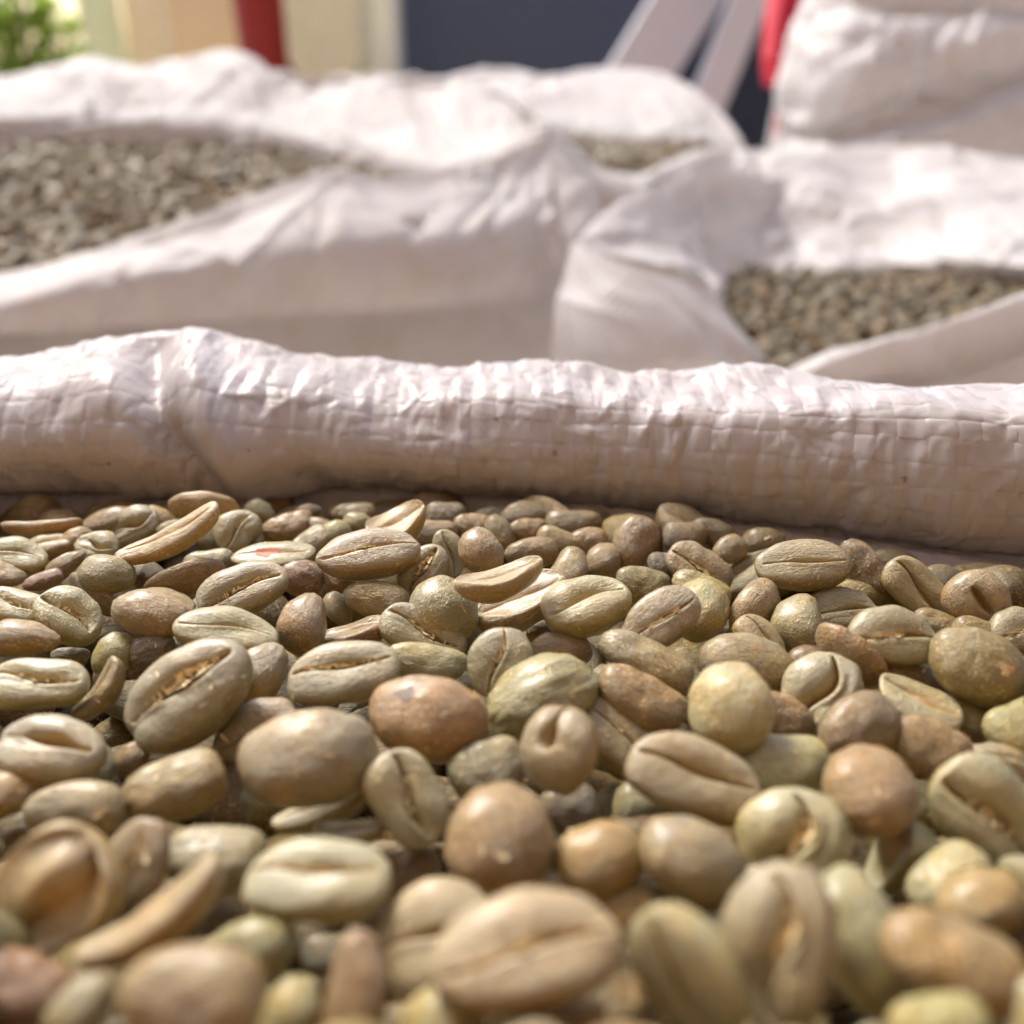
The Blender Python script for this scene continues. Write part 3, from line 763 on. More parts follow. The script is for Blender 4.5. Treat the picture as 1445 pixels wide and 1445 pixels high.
rv = random.Random(3)
PICK = {(790,1057): 0, (1380,847): 1, (606,1013): 2, (1029,994): 0, (765,989): 0, (697,1190): 4, (1222,1121): 4, (437,1069): 2, (1381,941): 2, (240,760): 1, (217,1300): 1, (253,984): 2, (72,1262): 2, (704,815): 1}
MEAN = lin(157, 143, 102)
for (bx, by, L_, W_, ang, roll, kind, colr, lift, chaff) in BEANS:
    k = PICK.get((bx, by), rv.randrange(len(VAR[kind]))); s = VAR[kind][k]
    z = float(depth_at(bx, by, lift * 0.001))
    if by < 760 or (bx > 850 and by < 830):              # beans under the rim stay in front of the wall
        z = min(z, float(np.interp(bx, CX, ZC)) - 0.004)
    c = P(bx, by, z)
    a = R(ang); ro = R(roll + rv.uniform(-6, 6))
    ax = math.cos(a) * RGT + math.sin(a) * UPV
    # lying on the heap: a bean pointing up the picture also points away from the camera
    lean = 0.55 * math.sin(a) if kind in 'df' else 0.30 * math.sin(a)
    ax = ax + lean * FWD; stretch = 1.0 / math.sqrt(max(0.35, 1 - 0.55 * (lean / math.sqrt(1 + lean * lean)) ** 2))
    ax /= np.linalg.norm(ax)
    tow = -(c - CAM) / np.linalg.norm(c - CAM)
    tow = tow - (tow @ ax) * ax; tow /= np.linalg.norm(tow)
    perp = np.cross(tow, ax)
    nf = math.cos(ro) * tow + math.sin(ro) * perp        # direction the flat face looks
    zl = -nf; yl = np.cross(zl, ax)
    Lm = 1.01 * L_ * z / F * stretch
    Wn, Tn = 2 * s.get('W', .365), s.get('Tb', .34) + s.get('Tf', .175) + abs(s.get('bend', 0))
    vis = math.sqrt((Wn * math.cos(ro)) ** 2 + (Tn * math.sin(ro)) ** 2)   # breadth seen for a unit-length bean
    q = 1.0 * (W_ * z / F) / vis
    q = min(max(q, 0.72 * Lm), 1.30 * Lm)
    zq = min(q, 0.95 * Lm) if kind in 'dw' else q
    Mx = Matrix(((ax[0] * Lm, yl[0] * q, zl[0] * zq, c[0]), (ax[1] * Lm, yl[1] * q, zl[1] * zq, c[1]), (ax[2] * Lm, yl[2] * q, zl[2] * zq, c[2]), (0, 0, 0, 1)))
    o = link('coffee_bean', MESH[kind][k])
    o.matrix_world = Mx
    tc_, sk_, _w = TINT[colr]
    tc_ = [0.55 * p_ + 0.45 * q_ for p_, q_ in zip(tc_, MEAN)]
    jit = [rv.uniform(0.90, 1.10)] * 3
    o.color = (tc_[0] * jit[0] * rv.uniform(.96, 1.04), tc_[1] * jit[0], tc_[2] * jit[0] * rv.uniform(.92, 1.06), min(1, max(0, sk_ + rv.uniform(-.2, .35))))
    hl = HAND.get((bx, by))
    tag(o, hl[0] if hl else auto_label(bx, by, kind, colr, L_), 'coffee bean', 'green coffee beans in the front sack')
    if chaff and kind in CHAFF:
        link('silverskin', CHAFF[kind][k], None, o)
    if (bx, by) == (385, 783):
        pass
    if (bx, by) == (606, 1013):
        link('grey_patch', patch_mesh(s, -0.20, 0.13, 0.09, 0.07, M_GREYP, 0.001, 8, 9, True), None, o)
    if (bx, by) == (1315, 1055):
        link('pinhole', patch_mesh(s, 0.36, 0.0, 0.032, 0.036, M_HOLE, 0.002, 5, 6, True), None, o)
    if (bx, by) == (1381, 941):
        link('silverskin', patch_mesh(s, 0.17, -0.02, 0.075, 0.055, M_CHAFF, 0.002, 9, 9, True), None, o)
    if (bx, by) == (385, 783):
        link('pink_spot', patch_mesh(s, -0.08, 0.03, 0.14, 0.12, M_PINK, 0.006, 3), None, o)

# the rest of the heap: beans below and beyond the ones told apart, one mass
def mass_variants(n, nt, nb, nf):
    out = []
    pool = VAR['c'][:2] + VAR['d'][:3] + VAR['o'][:1] + VAR['w'][:1]
    for s in pool:
        t = np.linspace(0.12, math.pi - 0.12, nt); ph = face_angles(nb, nf)
        q, gr, fm = bean_shape(t[:, None] + 0 * ph[None], ph[None] + 0 * t[:, None], s)
        m = len(ph); idx = np.arange(nt * m).reshape(nt, m); j2 = np.roll(idx, -1, 1)
        Q = np.stack([idx[:-1], j2[:-1], j2[1:], idx[1:]], -1).reshape(-1, 4)
        a, b = nt * m, nt * m + 1
        k2 = np.arange(0, m, 2)
        Q = np.concatenate([Q, np.stack([np.full(len(k2), a), idx[0, (k2 + 2) % m], idx[0, (k2 + 1) % m], idx[0, k2]], -1),
                            np.stack([np.full(len(k2), b), idx[-1, k2], idx[-1, (k2 + 1) % m], idx[-1, (k2 + 2) % m]], -1)])
        V = np.concatenate([q.reshape(-1, 3), q[0].mean(0)[None], q[-1].mean(0)[None]])
        out.append((V, Q, np.concatenate([gr.ravel(), [0, 0]]), np.concatenate([fm.ravel(), [0, 0]])))
    return out
def rand_rot(r, flat=0.5):
    yaw = r.uniform(0, 2 * math.pi); side = r.choice([0, math.pi]) + r.normal(0, flat); pit = r.normal(0, flat * 0.6)
    return np.array((Matrix.Rotation(yaw, 3, 'Z') @ Matrix.Rotation(pit, 3, 'Y') @ Matrix.Rotation(side, 3, 'X')))
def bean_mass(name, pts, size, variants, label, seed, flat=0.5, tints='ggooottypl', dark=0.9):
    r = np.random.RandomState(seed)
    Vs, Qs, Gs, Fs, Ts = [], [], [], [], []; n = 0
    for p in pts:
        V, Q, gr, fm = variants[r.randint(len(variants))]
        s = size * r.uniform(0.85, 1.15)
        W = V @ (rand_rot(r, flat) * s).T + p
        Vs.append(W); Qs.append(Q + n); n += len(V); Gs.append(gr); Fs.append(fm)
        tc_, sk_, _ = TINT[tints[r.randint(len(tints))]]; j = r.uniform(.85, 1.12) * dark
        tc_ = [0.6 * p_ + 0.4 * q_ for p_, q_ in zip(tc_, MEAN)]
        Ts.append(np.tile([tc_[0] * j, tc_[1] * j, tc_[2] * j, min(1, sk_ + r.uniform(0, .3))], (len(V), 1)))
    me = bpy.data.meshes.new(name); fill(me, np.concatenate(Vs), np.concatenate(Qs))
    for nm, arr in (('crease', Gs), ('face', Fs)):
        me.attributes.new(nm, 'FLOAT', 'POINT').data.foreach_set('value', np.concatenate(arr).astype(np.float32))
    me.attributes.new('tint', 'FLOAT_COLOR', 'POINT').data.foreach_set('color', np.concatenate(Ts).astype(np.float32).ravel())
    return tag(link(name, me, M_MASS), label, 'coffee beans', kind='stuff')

mv = mass_variants(0, 16, 12, 18)
rp = np.random.RandomState(4)
pts = []
wall_y = lambda x: np.interp(x, base[:, 0], base[:, 1])
for layer, dz in ((0, 0.0), (1, -0.0084), (2, -0.0140), (3, -0.0200)):
    st = 0.0084 if layer < 2 else 0.0074
    for ix in range(-21, 22):
        for iy in range(-4, 24):
            x = (ix + 0.5 * (iy % 2) + rp.uniform(-.3, .3)) * st; y = 0.005 + (iy + rp.uniform(-.3, .3)) * st * 0.86
            if y > wall_y(x) - (0.004 if layer else 0.0035): continue
            d = np.array([x, y, 0.0])
            # height of the heap here
            zz = CAM[2] - HEAP + dz
            if y < 0.06: zz += 0.0065 * min(1.2, (0.06 - y) / 0.018) ** 1.2
            zz = min(zz, CAM[2] - 0.034)
            p = np.array([x, y, zz + rp.uniform(-.001, .001)])
            v = p - CAM; zc = v @ FWD
            if layer == 0:
                if zc > 0.01:
                    px = 722.5 + F * (v @ RGT) / zc; py = 722.5 - F * (v @ UPV) / zc
                    if -50 < px < 1495 and py < 1500 and wall_y(x) - y > 0.0135: continue
                    if -50 < px < 1495 and wall_y(x) - y <= 0.0135: p[2] -= float(np.interp(x, [-0.03, 0.01], [0.0045, 0.0018]))
                if y < 0.028 and abs(x) < 0.02: continue
            pts.append(p)
# the sack is full: beans packed solid under the top layers, cloth round them
M_BULK = plain_material('packed_beans', lin(120, 98, 62), 0.8, 0.25, 150.0, 0.2)
xs = np.linspace(-0.19, 0.19, 60); zt = CAM[2] - HEAP - 0.0250
link('sack_filling', mesh_grid(np.stack([np.stack([xs, np.full(60, -0.06), np.full(60, 0.006)], -1), np.stack([xs, np.full(60, -0.06), np.full(60, zt)], -1),
     np.stack([xs, wall_y(xs) - 0.001, np.full(60, zt)], -1), np.stack([xs, wall_y(xs) - 0.001, np.full(60, zt - 0.1)], -1)], 1)), M_BULK, SF)
for nm, pa, pb in (('near_wall', (-0.192, -0.064), (0.192, -0.064)), ('side_wall', (-0.192, -0.064), (-0.192, 0.13)), ('side_wall', (0.192, -0.064), (0.192, 0.13))):
    tt = np.linspace(0, 1, 40); hh = np.linspace(0.004, CAM[2] - HEAP + 0.012, 30)
    G = np.stack([np.stack([pa[0] + (pb[0] - pa[0]) * tt, pa[1] + (pb[1] - pa[1]) * tt, np.full(40, h)], -1) for h in hh], 1)
    link(nm, mesh_grid(G + 0.002 * np.stack([Noise(3, 10, 5, 12)(G)] * 3, -1)), M_BACK, SF)
bean_mass('coffee_bean_heap', pts, 0.0098, mv, 'lower beans of the front heap glimpsed in the gaps between the sharp ones', 21, 0.5, 'gootbbd', 0.75)  # darker tints and dark factor put the shade of the gaps into bean colour

# ------------------------------------------------------------------ sacks behind
def sheet(name, ctrl, nu, nv, parent, mat, seed=1, a1=0.002, a2=0.0006, l1=14, l2=60, thick=0.0006, crease=0.75):
    nu, nv = int(nu * 1.7), int(nv * 1.4)
    C = np.array([[P(*p) if not isinstance(p, np.ndarray) else p for p in rowp] for rowp in ctrl])
    A = catmull(catmull(C, nu).transpose(1, 0, 2), nv).transpose(1, 0, 2)
    n = normals(A)
    A = A + n * (0.6 * a1 * Noise(seed, 14, l1 * .5, l1)(A) + 0.25 * a2 * Noise(seed + 3, 14, l2 * .5, l2)(A))[..., None]
    ua = np.concatenate([[0], np.cumsum(np.linalg.norm(np.diff(A[:, nv // 2], axis=0), axis=1))])
    va = np.concatenate([[0], np.cumsum(np.linalg.norm(np.diff(A, axis=1), axis=2).mean(0))])
    rs = np.random.RandomState(seed * 7); disp = np.zeros(A.shape[:2])
    for k in range(int(min(700, 5500 * ua[-1] * min(va[-1], .3)))):
        u0 = rs.uniform(0, ua[-1]); v0 = rs.uniform(0, va[-1]); th = rs.uniform(0, math.pi)
        ln = rs.gamma(2.0, .018); wd = rs.uniform(.0012, .0060); am_ = rs.choice([-1, 1]) * rs.gamma(2, .0007) * crease
        i0, i1 = np.searchsorted(ua, [u0 - ln - .01, u0 + ln + .01]); j0, j1 = np.searchsorted(va, [v0 - ln - .01, v0 + ln + .01])
        if i1 - i0 < 3 or j1 - j0 < 3: continue
        du_, dv_ = ua[i0:i1, None] - u0, va[None, j0:j1] - v0
        al = du_ * math.cos(th) + dv_ * math.sin(th); pe = -du_ * math.sin(th) + dv_ * math.cos(th)
        disp[i0:i1, j0:j1] += am_ * np.exp(-np.abs(pe) / wd) * np.clip(1 - (al / ln) ** 2, 0, 1)
    A = A + n * disp[..., None]
    du = np.concatenate([[0], np.cumsum(np.linalg.norm(np.diff(A[:, nv // 2], axis=0), axis=1))])
    dv = np.concatenate([[0], np.cumsum(np.linalg.norm(np.diff(A[nu // 2], axis=0), axis=1))])
    uv = np.stack(np.meshgrid(du, dv, indexing='ij'), -1)
    o = link(name, mesh_grid(A, uv=uv), mat, parent)
    return o
def down(p, dz, dy=0.0, dx=0.0):
    q = P(*p) if not isinstance(p, np.ndarray) else p.copy()
    q = q + np.array([dx, dy, -dz]); q[2] = max(q[2], 0.004)
    return q
def sack(label):
    o = bpy.data.objects.new('woven_sack', None); COL.objects.link(o)
    return tag(o, label, 'sack', 'open sacks of green coffee')

# sack with the wide open mouth at the left
SB = sack('open white sack full of beans on the left, its cuff folded down')
crest = [(-520,512,.305),(-260,455,.33),(-120,425,.345),(0,394,.36),(110,362,.37),(240,318,.385),(350,280,.40),(430,252,.41),(465,243,.415),(520,254,.42),(590,250,.43),(660,236,.445),(725,208,.46),(775,186,.475)]
hem = [(-520,585,.295),(-260,520,.318),(-120,492,.332),(0,474,.345),(110,462,.355),(240,456,.367),(350,450,.378),(430,445,.386),(465,443,.39),(520,440,.396),(590,436,.403),(660,430,.413),(725,424,.425),(790,415,.44)]
mid = [((a[0]+b[0])/2, (a[1]+b[1])/2, min(a[2],b[2]) - 0.006) for a, b in zip(crest, hem)]
upm = [(a[0]*.85+b[0]*.15, a[1]*.85+b[1]*.15, a[2] - 0.006) for a, b in zip(crest, hem)]
sheet('folded_cuff', [[c, u, m, h] for c, u, m, h in zip(crest, upm, mid, hem)], 150, 90, SB, M_SACK, 5, 0.0018, 0.0010)
body_top = [(h[0], h[1] - 45, h[2] + 0.028) for h in hem]
sheet('sack_body', [[t, down(t, 0.05, 0.0), down(t, 0.14, -0.004), down(t, 0.35, 0.0), down(t, 0.70, 0.02)] for t in body_top], 90, 40, SB, M_SACK, 6, 0.004, 0.0006)
sheet('near_inner_wall', [[c, down(c, 0.008, 0.007), down(c, 0.035, 0.014), down(c, 0.08, 0.018)] for c in crest], 90, 20, SB, M_SACK, 7, 0.001, 0.0004)
# far wall and its rounded rim
ftop = [(-520,135,.66),(-260,120,.66),(-120,112,.66),(0,108,.66),(75,100,.665),(135,90,.67),(180,100,.66),(240,88,.66),(330,78,.66),(385,100,.645),(440,108,.63),(520,114,.61),(600,120,.59),(650,116,.575),(705,134,.55),(745,158,.52),(775,186,.475)]
fbot = [(-520,204,.62),(-260,196,.62),(-120,192,.62),(0,190,.62),(75,186,.62),(135,185,.62),(180,188,.62),(240,190,.615),(330,196,.605),(385,204,.595),(440,214,.58),(520,236,.555),(575,246,.53),(630,248,.51),(690,240,.495),(735,215,.485),(772,192,.476)]
frow = []
for i, (a, b) in enumerate(zip(ftop, fbot)):
    k = 1 - max(0, i - 1) / 15.0
    frow.append([down(b, 0.05, 0.0), P(*b), P((a[0]+b[0])/2, a[1]*.45+b[1]*.55, (a[2]+b[2])/2 - .012*k), P(a[0], a[1] + 10*k, a[2] - 0.012*k), P(*a), P(a[0], a[1] + 6, a[2] + 0.02*k+.002), down(a, 0.06, 0.035*k+.004)])
sheet('far_rim', frow, 150, 60, SB, M_SACK, 8, 0.0022, 0.0007)
# right end of the mouth, falling as a pleat
sheet('end_pleat', [[(775,186,.475),(800,215,.470),(830,255,.468),(850,292,.470)],[(782,260,.455),(806,280,.452),(832,300,.452),(846,318,.46)],[(788,350,.442),(808,360,.438),(826,372,.44),(840,385,.45)],[(792,430,.438),(810,440,.436),(826,450,.438),(840,460,.446)],[(795,540,.436),(812,545,.436),(828,550,.438),(842,555,.446)]], 40, 30, SB, M_SACK, 9, 0.0015, 0.0005)
ptsB = []
rb = np.random.RandomState(8)
for k in range(12000):
    px = rb.uniform(-470, 640); zz = rb.uniform(0.36, 0.66)
    dn = np.interp(zz, [.36, .42, .52, .66], [.080, .074, .060, .047])
    py = 722.5 + F * ((dn / zz - math.sin(TILT)) / math.cos(TILT))
    if py < np.interp(px, [f[0] for f in fbot], [f[1] for f in fbot]) - 6: continue
    p = P(px, py, zz)
    if p[1] < np.interp(p[0], [P(*c)[0] for c in crest], [P(*c)[1] for c in crest]) + 0.012: continue
    ptsB.append(p)
def thin(pts, dmin, layer=0.4):
    out = []
    cells = {}
    for p in pts:
        key = (int(p[0] // dmin), int(p[1] // dmin))
        ok = all(np.hypot(p[0] - q[0], p[1] - q[1]) > dmin for a in (-1, 0, 1) for b in (-1, 0, 1) for q in cells.get((key[0] + a, key[1] + b), ()))
        if ok: cells.setdefault(key, []).append(p); out.append(p)
    return out
mv2 = mass_variants(0, 9, 8, 12)
ptsB = thin(ptsB, 0.0058)
ptsB2 = [p + np.array([rb.uniform(-.004, .004), rb.uniform(-.004, .004), -.0055]) for p in ptsB]
ptsB = [p + np.array([0, 0, rb.uniform(-.002, .003)]) for p in ptsB]
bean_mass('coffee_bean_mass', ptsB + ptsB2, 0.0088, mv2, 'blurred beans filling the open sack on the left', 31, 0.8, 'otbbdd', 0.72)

# small mouth in the middle distance
SCk = sack('farther white sack behind the left one, its small mouth showing a dark patch of beans')
ctop = [(560,124,.80),(640,116,.80),(720,108,.80),(770,122,.79),(830,112,.79),(900,104,.78),(955,124,.76),(1005,165,.73),(1040,210,.70),(1060,260,.68)]
cbot = [(560,200,.74),(640,200,.74),(720,188,.74),(775,190,.74),(830,205,.73),(890,212,.72),(940,205,.71),(985,205,.70),(1025,232,.69),(1050,275,.675)]
sheet('far_rim', [[down(b, .05), P(*b), P((a[0]+b[0])/2, a[1]*.45+b[1]*.55, (a[2]+b[2])/2 - .008), P(a[0], a[1]+8, a[2]-.01), P(*a), P(a[0], a[1]+6, a[2]+.02), down(a, .12, .03), down(a, .8, .05)] for a, b in zip(ctop, cbot)], 100, 50, SCk, M_SACK2, 12, .002, .0005)
cfr = [(690,190,.60),(745,170,.62),(790,196,.62),(840,236,.615),(895,250,.61),(950,232,.615),(1000,216,.62),(1048,222,.635)]
sheet('near_rim', [[down(c, .03, .02), P(c[0], c[1]+4, c[2]+.008), P(*c), P(c[0], c[1]+20, c[2]-.006), P(c[0], c[1]+60, c[2]-.004), down(c, .14, -.01), down(c, .7, 0)] for c in cfr], 80, 50, SCk, M_SACK2, 13, .002, .0006)
rc = np.random.RandomState(5)
ptsC = [P(rc.uniform(740, 1010), rc.uniform(172, 262), 0) * 0 for _ in range(0)]
for k in range(1500):
    px = rc.uniform(730, 1010); zz = rc.uniform(.62, .76)
    dn = np.interp(zz, [.62, .76], [.062, .052])
    ptsC.append(P(px, 722.5 + F * ((dn / zz - math.sin(TILT)) / math.cos(TILT)), zz))
ptsC = thin(ptsC, 0.0068)
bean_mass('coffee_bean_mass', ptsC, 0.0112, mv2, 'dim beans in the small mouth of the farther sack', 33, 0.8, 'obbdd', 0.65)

# sack on the right with a pointed flap
SD = sack('open white sack on the right with a pointed folded flap and brown beans inside')
# outer face of the flap: from the point down towards the rolled rim
sheet('pointed_flap', [[(806,338,.345),(788,420,.338),(780,490,.336),(778,560,.340)],[(835,352,.338),(840,430,.328),(835,495,.326),(832,560,.332)],[(880,372,.333),(905,445,.322),(905,505,.320),(905,560,.326)],[(940,392,.332),(975,455,.322),(985,510,.320),(985,560,.324)],[(990,408,.335),(1030,460,.330),(1060,505,.326),(1085,560,.326)],[(1000,412,.345),(1045,462,.340),(1080,508,.336),(1110,560,.336)]], 70, 50, SD, M_SACK, 14, .0016, .0006)
# inner side: from the point back along the left wall of the mouth
ilt = [(806,338,.345),(838,312,.37),(875,288,.395),(920,268,.42),(965,246,.45),(1010,238,.48),(1060,240,.51),(1110,250,.54)]
ilb = [(955,395,.345),(972,402,.36),(1000,418,.38),(1010,422,.40),(1022,424,.42),(1040,424,.44),(1075,418,.455),(1130,405,.47)]
sheet('inner_wall', [[P(a[0]-8, a[1]+30, a[2]+.012), P(*a), P(a[0]*.6+b[0]*.4, a[1]*.62+b[1]*.38, a[2]*.6+b[2]*.4+.006), P(a[0]*.2+b[0]*.8, a[1]*.25+b[1]*.75, a[2]*.25+b[2]*.75+.004), P(*b), down(b, .03, .0)] for a, b in zip(ilt, ilb)], 70, 50, SD, M_SACK, 15, .003, .0007)
# far wall, lumpy with folds
dtop = [(1040,235,.55),(1100,215,.57),(1170,225,.57),(1240,232,.57),(1310,225,.56),(1380,230,.55),(1460,235,.54),(1600,240,.52),(1850,250,.48)]
dbot = [(1060,420,.455),(1130,404,.465),(1190,396,.465),(1250,390,.46),(1320,386,.455),(1390,392,.45),(1460,398,.44),(1600,405,.42),(1850,420,.385)]
dm = []
for i, (a, b) in enumerate(zip(dtop, dbot)):
    bulge = [0, -.002, .005, .002, .012, .026, .028, .02, .01][i]
    dm.append([down(a, .05, .06), P(a[0], a[1]+2, a[2]+.02), P(*a), P(a[0]*.7+b[0]*.3, a[1]*.7+b[1]*.3, a[2]*.7+b[2]*.3-.012), P(a[0]*.4+b[0]*.6, a[1]*.4+b[1]*.6, a[2]*.4+b[2]*.6-bulge*.7), P(a[0]*.15+b[0]*.85, a[1]*.15+b[1]*.85, a[2]*.15+b[2]*.85-bulge), P(*b), down(b, .04)])
sheet('far_inner_wall', dm, 110, 70, SD, M_SACK2, 16, .0035, .0006, 16, 50, crease=0.8)
dfr = [(1105,535,.300),(1150,516,.297),(1200,498,.293),(1260,481,.288),(1320,466,.283),(1380,448,.278),(1450,424,.272),(1560,392,.262),(1760,345,.252),(2000,300,.245)]
sheet('near_flap', [[down(c, .03, .014), P(c[0], c[1]+3, c[2]+.006), P(*c), P(c[0], c[1]+22, c[2]-.006), P(c[0], c[1]+70, c[2]-.009), down(c, .05, -.012), down(c, .70, 0)] for c in dfr], 80, 50, SD, M_SACK, 17, .0016, .0006)
rd = np.random.RandomState(6); ptsD = []
for k in range(9000):
    px = rd.uniform(960, 1980); zz = rd.uniform(.29, .475)
    dn = np.interp(zz, [.29, .34, .475], [.090, .091, .090])
    if px < np.interp(722.5 + F * ((dn / zz - math.sin(TILT)) / math.cos(TILT)), [380, 410, 520, 600], [990, 1012, 1092, 1140]): continue
    if px > 1500 and P(px, 400, zz)[1] < np.interp(P(px, 400, zz)[0], [P(*c)[0] for c in dfr], [P(*c)[1] for c in dfr]) + 0.012: continue
    ptsD.append(P(px, 722.5 + F * ((dn / zz - math.sin(TILT)) / math.cos(TILT)), zz))
ptsD = thin(ptsD, 0.0058)
ptsD = ptsD + [p + np.array([rd.uniform(-.004, .004), rd.uniform(-.004, .004), -.0055]) for p in ptsD]
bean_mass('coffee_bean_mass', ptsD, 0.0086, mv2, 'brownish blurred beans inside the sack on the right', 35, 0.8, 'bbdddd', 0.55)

# the closed sack slumped at the upper right
SE = bpy.data.objects.new('closed_sack', None); COL.objects.link(SE)
tag(SE, 'slumped closed white sack rising at the upper right, deep folds across it', 'sack')
erow = []
for px0, zf in ((1075,.70),(1100,.665),(1160,.64),(1240,.63),(1330,.63),(1420,.635),(1520,.65),(1640,.69)):
    e = min(1.0, (px0 - 1070) / 60.0)
    k_ = max(0.0, 1 - (px0 - 1075) / 200.0)
    px = px0
    fold = (px - 1180) / 265.0
    yf = 195 - 75 * fold if px > 1150 else 200
    sh = lambda y: px + k_ * np.interp(y, [0, 60, 110, 170, 240], [75, 42, 24, 26, 4])
    erow.append([P(sh(y), y, zf + dz) for y, dz in ((300, .01), (238, -.004*e), (yf + 26, -.022*e), (yf + 4, -.006*e), (yf - 14, .012), (yf - 34, -.004*e), (yf - 80, -.018*e), (45 - 14*fold, -.006*e), (22 - 6*fold, .02), (-10, .012), (-70, .04), (-90, .09))])
sheet('sack_front', erow, 110, 110, SE, M_SACK2, 18, .0035, .0006, 12, 40, crease=1.3)
sheet('sack_side', [[r[k] for r in ([P(1075 + w_, y, .70), P(1070 + w_, y + 2, .74), P(1085 + w_, y + 3, .80), P(1115 + w_, y, .88)] for y, w_ in ((300, 0), (238, 4), (180, 24), (110, 24), (45, 50), (-10, 75), (-80, 85)))] for k in range(4)], 30, 40, SE, M_SACK2, 19, .003, .0005)
sheet('sack_base', [[P(px, 290, .70 if px < 1100 else .64), down((px, 290, .70 if px < 1100 else .64), .2, -.01), down((px, 290, .70 if px < 1100 else .64), .8)] for px in (1075, 1160, 1300, 1450, 1640)], 40, 30, SE, M_SACK2, 20)

# ------------------------------------------------------------------ things farther back (all out of focus)
def slab(name, x0, x1, y_top, z, thick, mat, lean=0.0, parent=None, bottom=None, round_=0.0):
    """upright board seen between pixel columns x0..x1 at depth z, standing on the floor unless bottom (pixel row) is given"""
    p0 = P(x0, 60, z); p1 = P(x1, 60, z)
    zt = P(x0, y_top, z)[2]; zb = 0.004 if bottom is None else P(x0, bottom, z)[2]
    yb = p0[1]
    n = 6; r_ = min(round_, (p1[0] - p0[0]) * .49)
    prof = []
    if r_ > 0:
        for a in np.linspace(-math.pi / 2, 0, n): prof.append((p1[0] - r_ + r_ * math.cos(a), zb + r_ + r_ * math.sin(a)))
        prof += [(p1[0], zt), (p0[0], zt)]
        for a in np.linspace(math.pi, 1.5 * math.pi, n): prof.append((p0[0] + r_ + r_ * math.cos(a), zb + r_ + r_ * math.sin(a)))
    else:
        prof = [(p1[0], zb), (p1[0], zt), (p0[0], zt), (p0[0], zb)]
    zr = P(x0, 60, z)[2]
    V = []; m = len(prof)
    for dy in (0, thick):
        for (x, zz) in prof: V.append((x + lean * (zz - zr), yb + dy, zz))
    Fs = [list(range(m))[::-1], list(range(m, 2 * m))] + [[i, (i + 1) % m, m + (i + 1) % m, m + i] for i in range(m)]
    me = bpy.data.meshes.new(name); me.from_pydata(V, [], Fs); me.update()
    o = link(name, me, mat, parent)
    b = o.modifiers.new('edge', 'BEVEL'); b.width = min(0.004, thick * .3); b.segments = 2
    return o
def post(name, px, wpx, y_top, z, mat, lean=0.0):
    c = P(px, 60, z); r = wpx * z / F / 2; zt = P(px, y_top, z)[2]
    th = np.linspace(0, 2 * math.pi, 25)[:-1]; hs = np.linspace(0.004, zt, 12)
    G = np.stack([np.stack([c[0] + lean * (h - c[2]) + r * np.cos(th), c[1] + r * np.sin(th), np.full_like(th, h)], -1) for h in hs])
    return link(name, mesh_grid(G, wrap_v=True), mat)

M_CREAM = fabric_material('cream_sheet', lin(255, 246, 214), 0, 0.3, 0.5, 0.4)
M_PALE = fabric_material('pale_green_sheet', lin(248, 252, 216), 0, 0.3, 0.5, 0.4)
M_TAN = plain_material('tan_board', lin(240, 208, 166), 0.7, .08, 4)
M_RED = plain_material('dark_red_paint', lin(176, 52, 44), 0.45, .1, 5)
M_SLATE = plain_material('slate_board', lin(96, 102, 118), 0.55, .06, 3)
M_GREY = plain_material('grey_strap', lin(236, 234, 236), 0.6, .06, 5)
M_DGREY = plain_material('dark_strap', lin(42, 50, 66), 0.6, .06, 5)
M_CRIM = plain_material('crimson_cloth', lin(214, 36, 58), 0.7, .08, 6)
M_STONE = plain_material('pale_post', lin(235, 228, 215), 0.7, .05, 5)
M_LEAF = fabric_material('leaf', lin(150, 172, 70), 0, 0.45, 0.5, 0.4)
M_TWIG = plain_material('twig', lin(120, 98, 66), 0.8, .1, 20)

tag(slab('board', 118, 172, -160, 2.0, .03, M_PALE, -0.06), 'pale leaning board between the green plant and its twin board', 'board')
tag(slab('board', 180, 236, -160, 2.02, .03, M_CREAM, -0.05), 'cream leaning board beside the tan panel', 'board')
tag(slab('panel', 222, 345, -160, 2.3, .04, M_TAN), 'tan brown panel between cream board and dark red post', 'panel')
tag(post('post', 374, 74, -160, 1.9, M_RED, -0.06), 'dark red round post above the left sack', 'post')
tag(slab('cream_bin', 404, 506, -160, 1.8, .25, M_CREAM, 0, None, 112, .04), 'cream container with rounded lower corners beside the red post', 'container')
tag(slab('bin_stand', 410, 512, 118, 1.82, .22, M_SLATE), 'dark stand under the cream container', 'stand')
tag(slab('pillar', 506, 562, -160, 2.1, .1, M_STONE), 'pale grey pillar beside the slate board', 'pillar')
tag(slab('slate_board', 556, 930, -160, 2.2, .04, M_SLATE), 'wide dark slate-blue board in the middle of the back', 'board')
tag(slab('strap', 880, 985, -160, 1.5, .03, M_GREY, 0.62), 'broad slanting grey plank leaning against the slate board', 'plank')
tag(slab('backing', 960, 1110, -160, 1.75, .03, M_DGREY, 0.1), 'dark panel behind the two slanting planks', 'panel')
tag(slab('strap', 1008, 1062, -160, 1.45, .03, M_GREY, 0.36), 'narrow slanting grey plank beside the crimson cloth', 'plank')
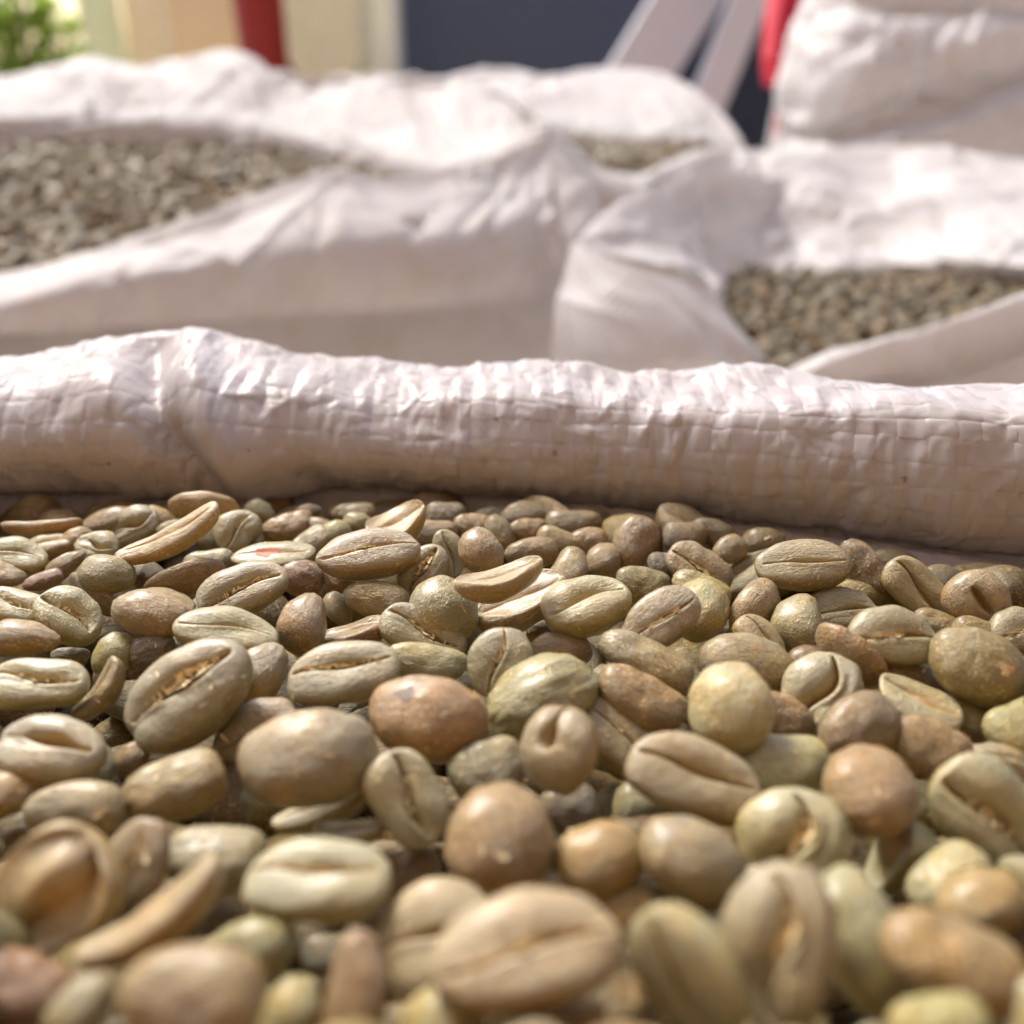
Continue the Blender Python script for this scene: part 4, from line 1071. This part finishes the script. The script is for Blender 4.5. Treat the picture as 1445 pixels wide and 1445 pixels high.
tag(sheet('crimson_cloth', [[(1086,-60,1.02),(1078,60,1.0),(1080,120,1.0),(1092,175,1.0),down((1098,190,1.0),.8)],[(1110,-60,.99),(1100,60,.98),(1096,120,.98),(1104,172,.985),down((1104,185,.985),.8)],[(1160,-60,1.0),(1150,60,.99),(1140,120,.99),(1130,170,.99),down((1130,180,.99),.8)],[(1220,-60,1.05),(1200,60,1.04),(1190,120,1.04),(1180,170,1.04),down((1180,180,1.04),.8)]], 30, 40, None, M_CRIM, 22, .004, .0005), 'crimson red cloth hanging beside the slumped white sack', 'cloth')
# green plant at the far left
plant = bpy.data.objects.new('green_plant', None); COL.objects.link(plant); tag(plant, 'green leafy plant in the top left corner', 'plant')
pc = P(40, 60, 2.4); plant.location = (pc[0], pc[1], 0.0)
rl = np.random.RandomState(2)
stems_V, stems_Q, lV, lQ = [], [], [], []
for k in range(9):
    bx0, by0 = rl.uniform(-.05, .05, 2); tx, ty, tz = rl.uniform(-.16, .16), rl.uniform(-.12, .12), rl.uniform(.75, 1.05)
    hs = np.linspace(0, 1, 12)
    cen = np.stack([bx0 + (tx - bx0) * hs ** 1.6, by0 + (ty - by0) * hs ** 1.6, tz * hs], -1)
    th = np.linspace(0, 2 * math.pi, 7)[:-1]; n0 = sum(len(v) for v in stems_V)
    ring = np.stack([cen + (0.007 * (1 - .7 * hs))[:, None] * np.array([math.cos(a), math.sin(a), 0]) for a in th], 1)
    stems_V.append(ring.reshape(-1, 3)); idx = np.arange(72).reshape(12, 6) + n0; j2 = np.roll(idx, -1, 1)
    stems_Q.append(np.stack([idx[:-1], j2[:-1], j2[1:], idx[1:]], -1).reshape(-1, 4))
    for q in range(46):
        t_ = rl.uniform(.35, 1); c0 = np.array([np.interp(t_, hs, cen[:, i]) for i in range(3)])
        d = rl.normal(size=3); d[2] = abs(d[2]) * .5; d /= np.linalg.norm(d); s_ = np.cross(d, rl.normal(size=3)); s_ /= np.linalg.norm(s_)
        Ln = rl.uniform(.06, .11); n1 = sum(len(v) for v in lV)
        lV.append(np.array([c0, c0 + d * Ln * .5 + s_ * Ln * .2, c0 + d * Ln - [0, 0, .01], c0 + d * Ln * .5 - s_ * Ln * .2])); lQ.append(np.array([[0, 1, 2, 3]]) + n1)
me = bpy.data.meshes.new('stem'); fill(me, np.concatenate(stems_V), np.concatenate(stems_Q)); link('stem', me, M_TWIG, plant)
me = bpy.data.meshes.new('foliage'); fill(me, np.concatenate(lV), np.concatenate(lQ)); fo = link('foliage', me, M_LEAF, plant)

# ------------------------------------------------------------------ loose flakes of silverskin and dust caught on the heap
bpy.context.view_layer.update()
dg = bpy.context.evaluated_depsgraph_get()
rf = np.random.RandomState(12)
fV, fQ, nf_ = [], [], 0
for k in range(130):
    px, py = rf.uniform(0, 1445), rf.uniform(715, 1230)
    d = P(px, py, 1.0) - CAM
    hit, loc, nrm, idx, ob, mx = SC.ray_cast(dg, Vector(CAM), Vector(d).normalized())
    if not hit or not (ob.name.startswith('coffee_bean')): continue
    if nrm.z < 0.2: continue
    L0 = min(rf.gamma(2.0, 0.00010) + 0.00012, 0.0006); W0 = L0 * rf.uniform(.15, .55)
    t1 = Vector(rf.normal(size=3)).cross(nrm).normalized(); t2 = nrm.cross(t1)
    curl = rf.uniform(0.1, .5)
    g = []
    for a in np.linspace(-1, 1, 5):
        for b in (-1, 0, 1):
            w = W0 * (1 - .5 * a * a) * b * rf.uniform(.7, 1.2)
            g.append(np.array(loc + t1 * (a * L0) + t2 * w + nrm * (0.00004 + curl * L0 * (a * a) * .6 + abs(b) * .1 * L0)))
    fV.append(np.array(g)); ix = np.arange(15).reshape(5, 3) + nf_; nf_ += 15
    fQ.append(np.stack([ix[:-1, :-1], ix[1:, :-1], ix[1:, 1:], ix[:-1, 1:]], -1).reshape(-1, 4))
me = bpy.data.meshes.new('chaff_flakes'); fill(me, np.concatenate(fV), np.concatenate(fQ))
tag(link('chaff_flakes', me, M_CHAFF), 'tiny papery chaff flakes strewn over the beans', 'chaff', kind='stuff')
